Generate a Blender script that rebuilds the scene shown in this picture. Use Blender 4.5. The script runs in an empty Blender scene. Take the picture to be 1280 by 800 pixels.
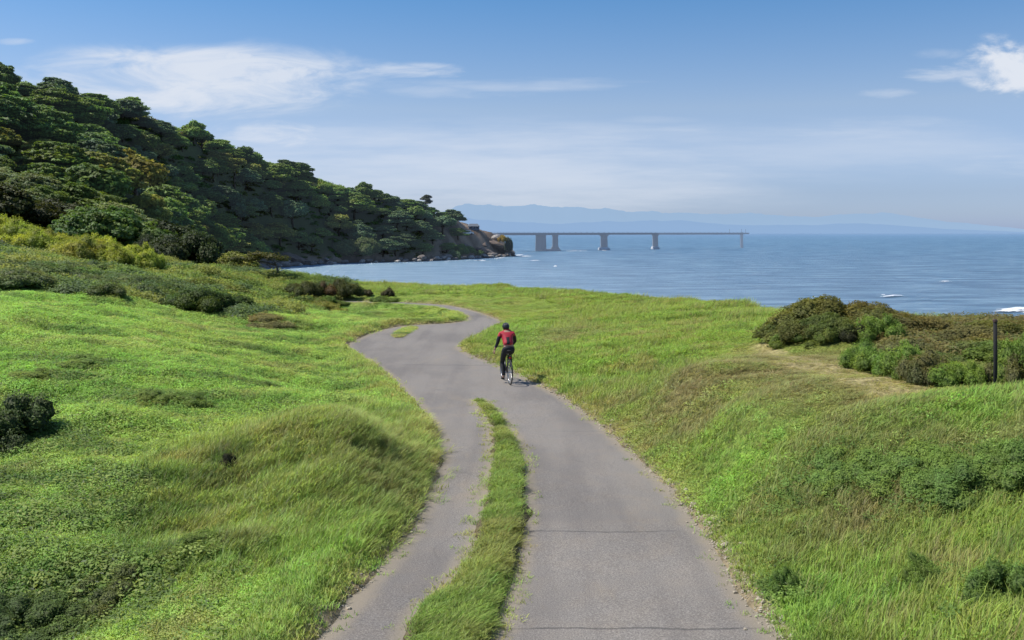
import bpy, bmesh, math, random
import numpy as np
from mathutils import Vector, Matrix

rng = np.random.default_rng(7)
random.seed(7)
scene = bpy.context.scene
COL = scene.collection
F, HX, HY = 1200.0, 640.0, 291.0      # lens in photo pixels, principal column, horizon row
CAMZ, PZ = 12.0, 7.8                  # eye and path level above the sea (z = 0)
WIND = Vector((1, -0.25, 0)).normalized()

# ------------------------------------------------------------------ helpers
def up(px, py, z):
    Y = (CAMZ - z) * F / (py - HY)
    return ((px - HX) / F * Y, Y, z)

def at(px, Y):
    return (px - HX) / F * Y

def tag(o, label=None, cat=None, group=None, kind=None):
    if label: o['label'] = label
    if cat: o['category'] = cat
    if group: o['group'] = group
    if kind: o['kind'] = kind
    return o

def link(name, me, mat=None, parent=None, loc=(0, 0, 0)):
    o = bpy.data.objects.new(name, me)
    COL.objects.link(o)
    o.location = loc
    if mat is not None and me is not None and len(me.materials) == 0:
        me.materials.append(mat)
    if parent is not None: o.parent = parent
    return o

def empty(name, loc, rz=0.0):
    o = bpy.data.objects.new(name, None)
    COL.objects.link(o)
    o.location = loc; o.rotation_euler = (0, 0, rz)
    o.empty_display_size = 0.3
    return o

def mesh_np(name, V, Q, col=None, smooth=False, hatt=None):
    """V (n,3), Q list of arrays of faces with the same number of corners each"""
    me = bpy.data.meshes.new(name)
    V = np.asarray(V, np.float32)
    if not isinstance(Q, list): Q = [Q]
    Q = [np.asarray(q, np.int32) for q in Q if len(q)]
    me.vertices.add(len(V)); me.vertices.foreach_set('co', V.ravel())
    nl = sum(q.size for q in Q); nf = sum(len(q) for q in Q)
    me.loops.add(nl); me.polygons.add(nf)
    me.loops.foreach_set('vertex_index', np.concatenate([q.ravel() for q in Q]))
    starts, s = [], 0
    for q in Q:
        k = q.shape[1]
        starts.append(s + np.arange(len(q)) * k); s += q.size
    me.polygons.foreach_set('loop_start', np.concatenate(starts).astype(np.int32))
    if smooth: me.polygons.foreach_set('use_smooth', np.ones(nf, bool))
    me.update(calc_edges=True); me.validate()
    if col is not None:
        a = me.attributes.new('Col', 'FLOAT_COLOR', 'POINT')
        c = np.ones((len(V), 4), np.float32); c[:, :3] = col
        a.data.foreach_set('color', c.ravel())
    if hatt is not None:
        a = me.attributes.new('hh', 'FLOAT', 'POINT')
        a.data.foreach_set('value', np.asarray(hatt, np.float32))
    return me

class MB:
    """collects boxes, tubes and lathes into one mesh"""
    def __init__(s): s.v = []; s.f = []
    def add(s, V, Fs):
        k = len(s.v); s.v += [tuple(p) for p in V]; s.f += [tuple(i + k for i in f) for f in Fs]
    def box(s, c, d, rz=0.0, top=1.0):
        hx, hy, hz = d[0] / 2, d[1] / 2, d[2] / 2
        V = []
        for z, t in ((-hz, 1.0), (hz, top)):
            for x, y in ((-1, -1), (1, -1), (1, 1), (-1, 1)):
                X, Yy = x * hx * t, y * hy * t
                V.append((c[0] + X * math.cos(rz) - Yy * math.sin(rz), c[1] + X * math.sin(rz) + Yy * math.cos(rz), c[2] + z))
        s.add(V, [(3, 2, 1, 0), (4, 5, 6, 7), (0, 1, 5, 4), (1, 2, 6, 5), (2, 3, 7, 6), (3, 0, 4, 7)])
    def tube(s, pts, rad, n=8, closed=False):
        pts = [Vector(p) for p in pts]
        if not hasattr(rad, '__len__'): rad = [rad] * len(pts)
        V, Fs = [], []
        m = len(pts); prev = None
        for i, p in enumerate(pts):
            if closed: t = pts[(i + 1) % m] - pts[i - 1]
            else: t = pts[min(i + 1, m - 1)] - pts[max(i - 1, 0)]
            t.normalize()
            if prev is None:
                a = Vector((0, 0, 1)) if abs(t.z) < 0.9 else Vector((1, 0, 0))
                u = t.cross(a).normalized()
            else:
                u = (prev - t * prev.dot(t)).normalized()
            prev = u; w = t.cross(u)
            for k in range(n):
                a = 2 * math.pi * k / n
                V.append(p + (u * math.cos(a) + w * math.sin(a)) * rad[i])
        rings = m if closed else m - 1
        for i in range(rings):
            j = (i + 1) % m
            for k in range(n):
                Fs.append((i * n + k, i * n + (k + 1) % n, j * n + (k + 1) % n, j * n + k))
        if not closed:
            Fs.append(tuple(range(n))[::-1]); Fs.append(tuple((m - 1) * n + k for k in range(n)))
        s.add(V, Fs)
    def ball(s, c, r, nu=12, nv=8, zmin=-1.0):
        V, Fs = [], []
        for j in range(nv + 1):
            ph = math.asin(zmin) + (math.pi / 2 - math.asin(zmin)) * j / nv
            for i in range(nu):
                a = 2 * math.pi * i / nu
                V.append((c[0] + r[0] * math.cos(ph) * math.cos(a), c[1] + r[1] * math.cos(ph) * math.sin(a), c[2] + r[2] * math.sin(ph)))
        for j in range(nv):
            for i in range(nu):
                Fs.append((j * nu + i, j * nu + (i + 1) % nu, (j + 1) * nu + (i + 1) % nu, (j + 1) * nu + i))
        s.add(V, Fs)
    def mesh(s, name, smooth=False):
        me = bpy.data.meshes.new(name)
        me.from_pydata([tuple(v) for v in s.v], [], s.f)
        me.validate(); me.update()
        if smooth:
            me.polygons.foreach_set('use_smooth', np.ones(len(me.polygons), bool))
        return me
    def build(s, name, mat, parent=None, smooth=False, loc=(0, 0, 0)):
        return link(name, s.mesh(name, smooth), mat, parent, loc)

def hash2(ix, iy, seed):
    h = (ix.astype(np.int64) * 374761393 + iy.astype(np.int64) * 668265263 + seed * 1442695041) & 0xFFFFFFFF
    h = ((h ^ (h >> 13)) * 1274126177) & 0xFFFFFFFF
    h = (h ^ (h >> 16)) & 0xFFFFFFFF
    return h.astype(np.float64) / 4294967295.0

def vnoise(x, y, seed=0):
    x = np.asarray(x, float); y = np.asarray(y, float)
    ix = np.floor(x); iy = np.floor(y); fx = x - ix; fy = y - iy
    fx = fx * fx * fx * (fx * (fx * 6 - 15) + 10); fy = fy * fy * fy * (fy * (fy * 6 - 15) + 10)
    a = hash2(ix, iy, seed); b = hash2(ix + 1, iy, seed); c = hash2(ix, iy + 1, seed); d = hash2(ix + 1, iy + 1, seed)
    return (a * (1 - fx) + b * fx) * (1 - fy) + (c * (1 - fx) + d * fx) * fy

def fbm(x, y, seed=0, oct=4):
    s, a, t = 0.0, 0.5, 0.0
    for k in range(oct):
        ca, sa = math.cos(k * 1.1), math.sin(k * 1.1)
        s = s + a * vnoise((x * ca - y * sa) * 2 ** k + 13.7 * k, (x * sa + y * ca) * 2 ** k - 7.3 * k, seed + k); t += a; a *= 0.5
    return s / t

def sstep(a, b, x):
    t = np.clip((np.asarray(x, float) - a) / (b - a), 0, 1)
    return t * t * (3 - 2 * t)

def catmull(pts, step=0.5, closed=False):
    P = np.array(pts, float); out = []
    n = len(P)
    for i in range(n if closed else n - 1):
        p1, p2 = P[i], P[(i + 1) % n]
        p0 = P[i - 1] if (closed or i > 0) else 2 * p1 - p2
        p3 = P[(i + 2) % n] if (closed or i < n - 2) else 2 * p2 - p1
        k = max(1, int(np.linalg.norm(p2 - p1) / step))
        for t in np.arange(k) / k:
            out.append(0.5 * (2 * p1 + (p2 - p0) * t + (2 * p0 - 5 * p1 + 4 * p2 - p3) * t * t + (3 * p1 - p0 - 3 * p2 + p3) * t ** 3))
    if not closed: out.append(P[-1])
    return np.array(out)

def poly_sd(X, Y, poly):
    """signed distance to a closed polygon, negative inside"""
    X = np.asarray(X, float); sh = X.shape; X = X.ravel(); Y = np.asarray(Y, float).ravel()
    D = np.full(X.shape, 1e18); ins = np.zeros(X.shape, bool)
    n = len(poly)
    for i in range(n):
        ax, ay = poly[i]; bx, by = poly[(i + 1) % n]
        ex, ey = bx - ax, by - ay
        L = ex * ex + ey * ey + 1e-12
        t = np.clip(((X - ax) * ex + (Y - ay) * ey) / L, 0, 1)
        D = np.minimum(D, (X - ax - t * ex) ** 2 + (Y - ay - t * ey) ** 2)
        if ay != by:
            c = ((ay > Y) != (by > Y)) & (X < ex * (Y - ay) / (by - ay) + ax)
            ins ^= c
    d = np.sqrt(D)
    return np.where(ins, -d, d).reshape(sh)

# ------------------------------------------------------------------ the path, traced on the ground
def trace(pts): return [up(x, y, PZ)[:2] for x, y in pts]
R_EDGE = trace([(972, 798), (930, 742), (882, 665), (832, 605), (790, 565), (748, 528), (702, 496), (660, 474), (622, 456), (592, 445), (575, 435),
                (585, 427), (603, 420), (612, 414), (626, 408), (631, 404), (622, 398.5), (604, 392), (588, 387.5), (559, 381.5), (502, 378), (440, 376.4), (405, 376)])
L_EDGE = trace([(398, 798), (440, 748), (490, 693), (522, 640), (545, 592), (549, 560), (538, 528), (512, 498), (480, 466), (452, 447), (432, 434),
                (442, 426), (468, 415), (498, 408), (530, 405.3), (560, 404), (577, 402), (584, 398), (580, 394), (571, 391.5), (545, 387), (527, 384.7), (480, 381), (440, 380.4), (405, 380.2)])
R_EDGE = [(3.2, -14), (2.9, 2)] + R_EDGE + [(-15, 59.5)]
L_EDGE = [(-3.3, -14), (-2.6, 2)] + L_EDGE + [(-15, 57.0)]
Rc, Lc = catmull(R_EDGE, 0.6), catmull(L_EDGE, 0.6)
PATH = np.vstack([Rc, Lc[::-1]])
MEDIAN = catmull(trace([(512, 800), (560, 742), (590, 692), (606, 650), (613, 610), (620, 575), (618, 550), (613, 528), (603, 511), (594, 500), (601, 500), (615, 514), (629, 530), (640, 548), (650, 577),
                        (653, 620), (650, 660), (640, 712), (626, 760), (610, 800)]) + [(-0.1, 4), (-0.6, 4)], 0.5, closed=True)
PATCH = catmull(trace([(492, 420), (500, 412), (515, 408), (521, 410), (512, 416), (500, 422)]), 0.3, closed=True)
SPROUT = catmull(trace([(590, 498), (600, 497), (606, 506), (616, 520), (608, 516), (598, 506)]), 0.3, closed=True)
RIGHT = np.vstack([Rc, [(-15, 400), (400, 400), (400, -14)]])

def path_sd(X, Y):
    s = poly_sd(X, Y, PATH)
    return np.maximum(s, -poly_sd(X, Y, MEDIAN))

# ------------------------------------------------------------------ terrain
COAST = [(2, 497), (-6, 470), (-15, 450), (-28, 420), (-40, 400), (-52, 388), (-63, 379), (-76, 351), (-82, 310), (-75, 260), (-62, 200), (-46, 150), (-34, 118),
         (-20, 96), (-10, 88), (-2, 81), (5, 70), (10, 60), (13.5, 52), (15.3, 45), (16, 39), (18, 35), (22, 33.5), (30, 33), (45, 32), (80, 30), (300, 20), (300, -400), (-900, -400), (-900, 620), (-200, 640), (-30, 615), (-3, 600), (3, 540)]
COAST = catmull(COAST, 8, closed=True)
ctl = []
def C(px, py, z): ctl.append(up(px, py, z))
def W(x, y, z): ctl.append((x, y, z))
for e in (R_EDGE, L_EDGE):
    for x, y in e: W(x, y, PZ)
for p in [(1280, 566, 9.3), (1100, 546, 9.24), (950, 505, 9.12), (850, 470, 8.9), (760, 440, 8.42), (1100, 472, 9.08), (1000, 448, 9.05), (1170, 486, 9.08), (1245, 490, 9.05), (950, 430, 8.85), (800, 400, 8.35),
          (700, 405, 8.05), (740, 364, 8.3), (600, 356, 8.05), (520, 361, 7.9), (900, 374, 8.5), (960, 388, 8.65), (1050, 452, 9.12), (1280, 690, 8.75), (1100, 650, 8.45), (1040, 800, 8.25),
          (1200, 800, 8.7), (1000, 575, 8.75), (900, 555, 8.5),
          # left lawn, hollow and mound
          (300, 640, 7.65), (200, 600, 7.9), (50, 600, 8.1), (100, 700, 7.75), (0, 800, 7.2), (120, 790, 7.2), (200, 770, 7.5), (330, 740, 7.8), (0, 480, 8.6), (150, 480, 8.5), (300, 450, 8.25),
          (400, 440, 8.0), (0, 400, 9.4), (100, 420, 9.0), (230, 420, 8.55), (0, 352, 9.9), (90, 363, 9.5), (180, 374, 9.0), (300, 385, 8.3), (350, 392, 8.1), (415, 392, 7.7), (500, 394, 7.68), (540, 396, 7.7), (450, 389, 7.62), (400, 386, 7.6),
          (390, 520, 8.84), (420, 512, 8.72), (350, 524, 8.72), (330, 540, 8.58), (460, 524, 8.66), (420, 545, 8.72), (505, 570, 8.25), (450, 600, 8.25), (400, 590, 8.4), (420, 660, 7.95), (280, 560, 8.15), (250, 510, 8.4), (350, 620, 7.85),
          # shrub slope
          (350, 345, 9.0), (440, 364, 8.0), (250, 342, 9.5), (180, 341, 9.6), (0, 328, 10.5), (90, 340, 10.0), (300, 365, 8.8), (400, 368, 8.2), (470, 372, 7.85)]:
    C(*p)
W(8.7, 26.8, 9.45); W(10.6, 26.6, 9.35); W(at(1150, 28), 28, 9.25); W(at(1280, 27), 27, 9.1); W(at(1400, 27), 27, 9.0); W(7.0, 27.5, 9.1)
W(at(0, 68), 68, 12.1); W(at(90, 70), 70, 10.9); W(at(0, 78), 78, 12.0); W(at(180, 72), 72, 9.6); W(-60, 60, 14); W(-60, 80, 14); W(-90, 90, 18)
W(at(190, 92), 92, 8.9); W(at(80, 95), 95, 10.5); W(at(0, 95), 95, 12.5); W(at(270, 95), 95, 6.5)
W(at(0, 130), 130, 17); W(at(120, 130), 130, 13.5); W(at(230, 130), 130, 8.5); W(-110, 140, 26); W(-170, 150, 44)
W(at(0, 170), 170, 22); W(at(100, 170), 170, 16); W(at(230, 175), 175, 9); W(at(110, 205), 205, 24); W(at(230, 215), 215, 12); W(at(300, 230), 230, 6)
for px, Y, ytop in [(600, 485, 281), (565, 465, 268), (530, 455, 255), (470, 430, 236), (420, 415, 221), (370, 400, 207), (320, 380, 196), (280, 360, 177), (240, 340, 158), (200, 320, 143), (150, 305, 131), (110, 290, 116), (60, 275, 102), (0, 262, 96), (-200, 245, 62)]:
    th = 2.0 if px > 560 else (4.2 if px < 500 else 5.0)
    z = CAMZ + (HY - ytop) / F * Y - th
    W(at(px, Y), Y, z)
    if px < 560: W(at(px, Y) - 40, Y + 60, z - 9)
for x, y, z in [(-76 - 12, 345, 5), (-95, 310, 8), (-86, 260, 7), (-66 - 6, 395, 12), (-48, 405, 8), (-30, 432, 8), (-18, 462, 9), (-8, 482, 8.5), (-4, 490, 7.5), (-12, 500, 11), (-6, 515, 11.2), (-4, 560, 11), (-25, 560, 11), (-60, 560, 12), (-120, 560, 18),
                (-300, 300, 75), (-300, 500, 50), (-500, 100, 70), (-300, 100, 60), (0, -14, 7.8), (-14, -10, 7.0), (14, -10, 8.8), (8, 0, 8.8), (-8, 0, 7.2), (60, 0, 8), (60, 30, 7.5), (-40, 0, 9), (-40, 25, 10.2)]:
    W(x, y, z)
ctl = np.array(ctl)
_cs = 1.2
def _phi(ax, ay, bx, by): return -np.sqrt((ax[:, None] - bx[None]) ** 2 + (ay[:, None] - by[None]) ** 2 + _cs ** 2)
_n = len(ctl)
_A = np.zeros((_n + 3, _n + 3))
_A[:_n, :_n] = _phi(ctl[:, 0], ctl[:, 1], ctl[:, 0], ctl[:, 1]) + 0.25 * np.eye(_n)
_A[:_n, _n] = 1; _A[:_n, _n + 1] = ctl[:, 0] / 100; _A[:_n, _n + 2] = ctl[:, 1] / 100
_A[_n:, :_n] = _A[:_n, _n:].T
_w = np.linalg.solve(_A, np.concatenate([ctl[:, 2], np.zeros(3)]))

def terrain(X, Y, detail=True):
    X = np.asarray(X, float); sh = X.shape; X = X.ravel(); Y = np.asarray(Y, float).ravel()
    Z = np.empty(X.shape)
    for s in range(0, len(X), 40000):
        x, y = X[s:s + 40000], Y[s:s + 40000]
        Z[s:s + 40000] = _phi(x, y, ctl[:, 0], ctl[:, 1]) @ _w[:_n] + _w[_n] + _w[_n + 1] * x / 100 + _w[_n + 2] * y / 100
    near = (Y < 95)
    if detail:
        amp = sstep(0, 30, Y + 15) * 0 + 1
        b = (fbm(X / 1.9, Y / 0.9, 3, 3) - 0.5) * np.where(X < 0, 0.36, 0.26) + (fbm(X / 5.0, Y / 3.2, 9, 2) - 0.5) * np.where(X < -3.5, 0.75, 0.40)
        far = sstep(80, 140, Y)
        Z += b * (1 - far) + far * ((fbm(X / 14, Y / 14, 21, 4) - 0.5) * 5.0)
    # path bed and kerbless edge
    m = (Y < 64) & (np.abs(X) < 25)
    if m.any():
        xs, ys = X[m], Y[m]
        so = poly_sd(xs, ys, PATH)
        jag = (fbm(xs / 0.35, ys / 0.45, 31, 3) - 0.5) * 0.26 + (fbm(xs / 1.3, ys / 1.7, 37, 2) - 0.5) * 0.26
        s = so + jag
        edge = PZ + np.clip(s * 0.45, -0.09, 0.22) + np.maximum(s - 0.45, 0) * 0.12
        w = sstep(0.25, 1.5, s)
        z = edge * (1 - w) + np.maximum(Z[m], PZ - 0.15 + np.where(xs < -4, -0.5, 0)) * w
        sm = -(poly_sd(xs, ys, MEDIAN) + jag * 1.15)
        md = PZ + np.clip(sm * 0.6, -0.09, 0.12)
        z = np.where(so < 0.0, np.maximum(z, md), z)
        for PP, hh in ((PATCH, 0.03),):
            sp = -(poly_sd(xs, ys, PP) + jag * 0.5)
            z = np.where(so < 0.0, np.maximum(z, PZ + np.clip(sp * 0.6, -0.09, hh)), z)
        Z[m] = z
    # coast: drops to the sea
    m = Y > 15
    if m.any():
        d = -poly_sd(X[m], Y[m], COAST) + (fbm(X[m] / 7, Y[m] / 7, 41, 3) - 0.5) * np.where(Y[m] > 200, 8, 1.6)
        w = np.where(Y[m] > 92, 16.0, 5.0)
        k = sstep(0, 1, np.clip(d / w, 0, 1))
        Z[m] = -1.2 + (Z[m] + 1.2) * k + np.minimum(d, 0) * 0.12
    return Z.reshape(sh)

def hit(px, py):
    """where the sight line through a photo pixel meets the ground"""
    Ys = np.concatenate([np.arange(5, 100, 0.1), np.arange(100, 640, 0.5)])
    zr = CAMZ - (py - HY) / F * Ys
    zt = terrain((px - HX) / F * Ys, Ys)
    i = np.argmax(zt > zr)
    Y = Ys[i]
    return ((px - HX) / F * Y, Y, float(zt[i]))

# ------------------------------------------------------------------ materials
class NT:
    def __init__(s, tree): s.t = tree; s.n = tree.nodes; s.l = tree.links
    def node(s, typ, **kw):
        n = s.n.new(typ)
        for k, v in kw.items():
            if k == 'inp':
                for a, b in v.items():
                    if isinstance(b, bpy.types.NodeSocket): s.l.new(b, n.inputs[a])
                    else: n.inputs[a].default_value = b
            else: setattr(n, k, v)
        return n
    def math(s, op, a, b=None, c=None, clamp=False):
        n = s.n.new('ShaderNodeMath'); n.operation = op; n.use_clamp = clamp
        for i, v in enumerate((a, b, c)):
            if v is None: continue
            if isinstance(v, bpy.types.NodeSocket): s.l.new(v, n.inputs[i])
            else: n.inputs[i].default_value = v
        return n.outputs[0]
    def mix(s, fac, a, b, blend='MIX'):
        n = s.n.new('ShaderNodeMix'); n.data_type = 'RGBA'; n.blend_type = blend
        for i, v in ((0, fac), (6, a), (7, b)):
            if isinstance(v, bpy.types.NodeSocket): s.l.new(v, n.inputs[i])
            else: n.inputs[i].default_value = v if not isinstance(v, tuple) else (*v, 1.0)[:4]
        return n.outputs[2]
    def ramp(s, fac, stops):
        n = s.n.new('ShaderNodeValToRGB')
        while len(n.color_ramp.elements) < len(stops): n.color_ramp.elements.new(0.5)
        for e, (p, c) in zip(n.color_ramp.elements, stops):
            e.position = p; e.color = (*c, 1.0) if hasattr(c, '__len__') else (c, c, c, 1.0)
        s.l.new(fac, n.inputs[0]); return n.outputs[0]
    def smooth(s, v, a, b, to0=0.0, to1=1.0):
        n = s.n.new('ShaderNodeMapRange'); n.interpolation_type = 'SMOOTHSTEP'
        s.l.new(v, n.inputs[0])
        for i, k in enumerate((a, b, to0, to1)): n.inputs[i + 1].default_value = k
        return n.outputs[0]
    def noise(s, vec, scale, detail=3.0, rough=0.55, **kw):
        n = s.n.new('ShaderNodeTexNoise'); s.l.new(vec, n.inputs['Vector'])
        n.inputs['Scale'].default_value = scale; n.inputs['Detail'].default_value = detail; n.inputs['Roughness'].default_value = rough
        for k, v in kw.items(): n.inputs[k].default_value = v
        return n.outputs[0]
    def scale(s, vec, v):
        n = s.n.new('ShaderNodeVectorMath'); n.operation = 'MULTIPLY'; s.l.new(vec, n.inputs[0]); n.inputs[1].default_value = v
        return n.outputs[0]

def material(name):
    m = bpy.data.materials.new(name); m.use_nodes = True
    m.node_tree.nodes.clear()
    t = NT(m.node_tree)
    out = t.node('ShaderNodeOutputMaterial')
    return m, t, out

def plain(name, rgb, rough=0.6, metal=0.0, var=0.15, scale=8.0, bump=0.0):
    m, t, out = material(name)
    tc = t.node('ShaderNodeTexCoord').outputs['Object']
    nz = t.noise(tc, scale, 4)
    c = t.mix(nz, tuple(x * (1 - var) for x in rgb), tuple(min(1, x * (1 + var)) for x in rgb))
    b = t.node('ShaderNodeBsdfPrincipled', inp={'Base Color': c, 'Roughness': rough, 'Metallic': metal})
    if bump:
        bp = t.node('ShaderNodeBump', inp={'Height': nz, 'Strength': bump})
        t.l.new(bp.outputs[0], b.inputs['Normal'])
    t.l.new(b.outputs[0], out.inputs[0])
    return m

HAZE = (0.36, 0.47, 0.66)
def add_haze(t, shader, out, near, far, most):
    """haze painted into the material: haze-coloured glow that grows with distance"""
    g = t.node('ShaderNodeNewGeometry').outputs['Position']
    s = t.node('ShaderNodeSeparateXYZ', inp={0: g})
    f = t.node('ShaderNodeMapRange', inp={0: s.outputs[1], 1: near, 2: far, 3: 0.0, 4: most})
    e = t.node('ShaderNodeEmission', inp={0: (*HAZE, 1), 1: 1.0})  # haze-coloured glow mixed into the surface itself
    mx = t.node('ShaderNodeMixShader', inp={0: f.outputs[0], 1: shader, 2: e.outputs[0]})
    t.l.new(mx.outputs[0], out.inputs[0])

def foliage_mat(name, transl=0.34, haze=True):
    m, t, out = material(name)
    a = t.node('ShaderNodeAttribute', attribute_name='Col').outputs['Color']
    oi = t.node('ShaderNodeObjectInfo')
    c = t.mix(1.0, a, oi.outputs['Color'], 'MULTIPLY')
    g = t.node('ShaderNodeNewGeometry').outputs['Position']
    nz = t.noise(g, 0.55, 4)
    c = t.mix(t.smooth(nz, 0.35, 0.7, 0.0, 0.55), c, t.mix(1.0, c, (1.55, 1.2, 0.75), 'MULTIPLY'))
    gn = t.node('ShaderNodeNewGeometry').outputs['Normal']
    nv = t.node('ShaderNodeMix', data_type='VECTOR'); nv.inputs[0].default_value = 0.32; t.l.new(gn, nv.inputs[4]); nv.inputs[5].default_value = (-0.4, -0.1, 0.9)
    nn_ = t.node('ShaderNodeVectorMath', operation='NORMALIZE', inp={0: nv.outputs[1]}).outputs[0]
    d = t.node('ShaderNodeBsdfPrincipled', inp={'Base Color': c, 'Roughness': 0.6, 'Specular IOR Level': 0.22, 'Normal': nn_})
    tr = t.node('ShaderNodeBsdfTranslucent', inp={0: t.mix(1.0, c, (1.3, 1.35, 0.6), 'MULTIPLY')})
    mx = t.node('ShaderNodeMixShader', inp={0: transl, 1: d.outputs[0], 2: tr.outputs[0]})
    if haze: add_haze(t, mx.outputs[0], out, 110, 520, 0.045)  # painted haze glow, also lifts the dark gaps in the canopy
    else: t.l.new(mx.outputs[0], out.inputs[0])
    return m

def grass_mat():
    m, t, out = material('grass_blades')
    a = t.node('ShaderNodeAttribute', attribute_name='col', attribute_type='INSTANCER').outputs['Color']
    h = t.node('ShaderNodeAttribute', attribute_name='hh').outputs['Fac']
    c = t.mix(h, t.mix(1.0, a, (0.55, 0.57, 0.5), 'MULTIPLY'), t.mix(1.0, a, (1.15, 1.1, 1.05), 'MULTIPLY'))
    gn = t.node('ShaderNodeNewGeometry').outputs['Normal']
    nv = t.node('ShaderNodeMix', data_type='VECTOR'); nv.inputs[0].default_value = 0.6; t.l.new(gn, nv.inputs[4]); nv.inputs[5].default_value = (-0.2, 0, 1)
    nn_ = t.node('ShaderNodeVectorMath', operation='NORMALIZE', inp={0: nv.outputs[1]}).outputs[0]
    d = t.node('ShaderNodeBsdfPrincipled', inp={'Base Color': c, 'Roughness': 0.55, 'Specular IOR Level': 0.3, 'Normal': nn_})
    tr = t.node('ShaderNodeBsdfTranslucent', inp={0: t.mix(1.0, c, (1.25, 1.25, 0.7), 'MULTIPLY')})
    mx = t.node('ShaderNodeMixShader', inp={0: 0.33, 1: d.outputs[0], 2: tr.outputs[0]})
    t.l.new(mx.outputs[0], out.inputs[0])
    return m

def ground_mat():
    m, t, out = material('turf')
    a = t.node('ShaderNodeAttribute', attribute_name='Col').outputs['Color']
    g = t.node('ShaderNodeNewGeometry').outputs['Position']
    n1 = t.noise(g, 9.0, 6, 0.65); n2 = t.noise(g, 1.3, 4)
    c = t.mix(t.smooth(n1, 0.3, 0.7), t.mix(1.0, a, (0.55, 0.55, 0.5), 'MULTIPLY'), t.mix(1.0, a, (1.4, 1.35, 1.2), 'MULTIPLY'))
    c = t.mix(t.smooth(n2, 0.45, 0.75, 0, 0.4), c, t.mix(1.0, c, (0.8, 0.7, 0.6), 'MULTIPLY'))
    bp = t.node('ShaderNodeBump', inp={'Height': n1, 'Strength': 0.7, 'Distance': 0.08})
    b = t.node('ShaderNodeBsdfPrincipled', inp={'Base Color': c, 'Roughness': 0.9, 'Specular IOR Level': 0.15, 'Normal': bp.outputs[0]})
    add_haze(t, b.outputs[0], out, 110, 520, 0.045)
    return m

def asphalt_mat():
    m, t, out = material('asphalt')
    g = t.node('ShaderNodeNewGeometry').outputs['Position']
    fine = t.noise(g, 60.0, 3, 0.7); mid = t.noise(g, 2.2, 5, 0.6); big = t.noise(t.scale(g, (0.5, 0.22, 1)), 0.9, 4)
    c = t.ramp(fine, [(0.25, (0.115, 0.102, 0.089)), (0.5, (0.228, 0.205, 0.180)), (0.8, (0.46, 0.42, 0.365))])
    c = t.mix(t.smooth(mid, 0.35, 0.75, 0, 0.5), c, t.mix(1.0, c, (1.12, 1.06, 0.98), 'MULTIPLY'))
    c = t.mix(t.smooth(big, 0.40, 0.68, 0, 0.75), c, t.mix(1.0, c, (0.70, 0.70, 0.72), 'MULTIPLY'))
    lane = t.noise(t.scale(g, (2.6, 0.10, 1)), 1.0, 3, 0.5)
    c = t.mix(t.smooth(lane, 0.45, 0.65, 0, 0.5), c, t.mix(1.0, c, (0.84, 0.84, 0.86), 'MULTIPLY'))
    coarse = t.noise(g, 24.0, 2, 0.6)
    c = t.mix(t.smooth(coarse, 0.60, 0.74, 0, 0.5), c, t.mix(1.0, c, (0.6, 0.6, 0.62), 'MULTIPLY'))
    stain = t.noise(t.scale(g, (1.4, 0.5, 1)), 0.55, 6, 0.7)
    c = t.mix(t.smooth(stain, 0.56, 0.72, 0, 0.5), c, t.mix(1.0, c, (1.22, 1.12, 0.95), 'MULTIPLY'))
    # dusty margins
    ed = t.node('ShaderNodeAttribute', attribute_name='Col').outputs['Fac']
    c = t.mix(t.math('MULTIPLY', t.smooth(t.math('ADD', ed, t.math('MULTIPLY', mid, 0.5)), 0.62, 1.25), 0.75), c, (0.30, 0.25, 0.18))
    # transverse seams and hairline cracks
    sx = t.node('ShaderNodeSeparateXYZ', inp={0: g})
    wob = t.math('MULTIPLY', t.math('SUBTRACT', t.noise(g, 1.1, 5, 0.7), 0.5), 0.22)
    tot = None
    for y0, x0, x1, wd, st in ((13.48, 0.1, 2.3, 0.016, 0.6), (10.2, 0.05, 2.6, 0.016, 0.6), (16.6, -1.5, 0.3, 0.010, 0.0), (20.3, 0.9, 2.0, 0.010, 0.4), (30.5, -3.5, 1.0, 0.05, 0.35)):
        dd = t.math('ABSOLUTE', t.math('SUBTRACT', t.math('ADD', sx.outputs[1], wob), y0))
        k = t.smooth(dd, wd * 0.5, wd * 1.8, 1.0, 0.0)
        k = t.math('MULTIPLY', k, t.smooth(sx.outputs[0], x0 - 0.2, x0 + 0.3))
        k = t.math('MULTIPLY', k, t.smooth(sx.outputs[0], x1 - 0.3, x1 + 0.2, st, 0.0))
        tot = k if tot is None else t.math('MAXIMUM', tot, k)
    wv = t.node('ShaderNodeVectorMath', operation='ADD', inp={0: g, 1: t.node('ShaderNodeVectorMath', operation='SCALE', inp={0: t.node('ShaderNodeTexNoise', inp={'Vector': g, 'Scale': 1.5, 'Detail': 4.0}).outputs[1], 3: 0.9}).outputs[0]}).outputs[0]
    vo = t.node('ShaderNodeTexVoronoi', feature='DISTANCE_TO_EDGE', inp={'Vector': wv, 'Scale': 0.42})
    cr = t.smooth(vo.outputs['Distance'], 0.002, 0.008, 1.0, 0.0)
    cr = t.math('MULTIPLY', cr, t.smooth(t.noise(g, 0.5, 3), 0.54, 0.66, 0, 0.22))
    tot = t.math('MAXIMUM', tot, cr)
    c = t.mix(tot, c, (0.05, 0.05, 0.05))
    hgt = t.math('SUBTRACT', fine, t.math('MULTIPLY', tot, 1.5))
    bp = t.node('ShaderNodeBump', inp={'Height': hgt, 'Strength': 0.5, 'Distance': 0.006})
    b = t.node('ShaderNodeBsdfPrincipled', inp={'Base Color': c, 'Roughness': 0.85, 'Specular IOR Level': 0.3, 'Normal': bp.outputs[0]})
    t.l.new(b.outputs[0], out.inputs[0])
    return m

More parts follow.
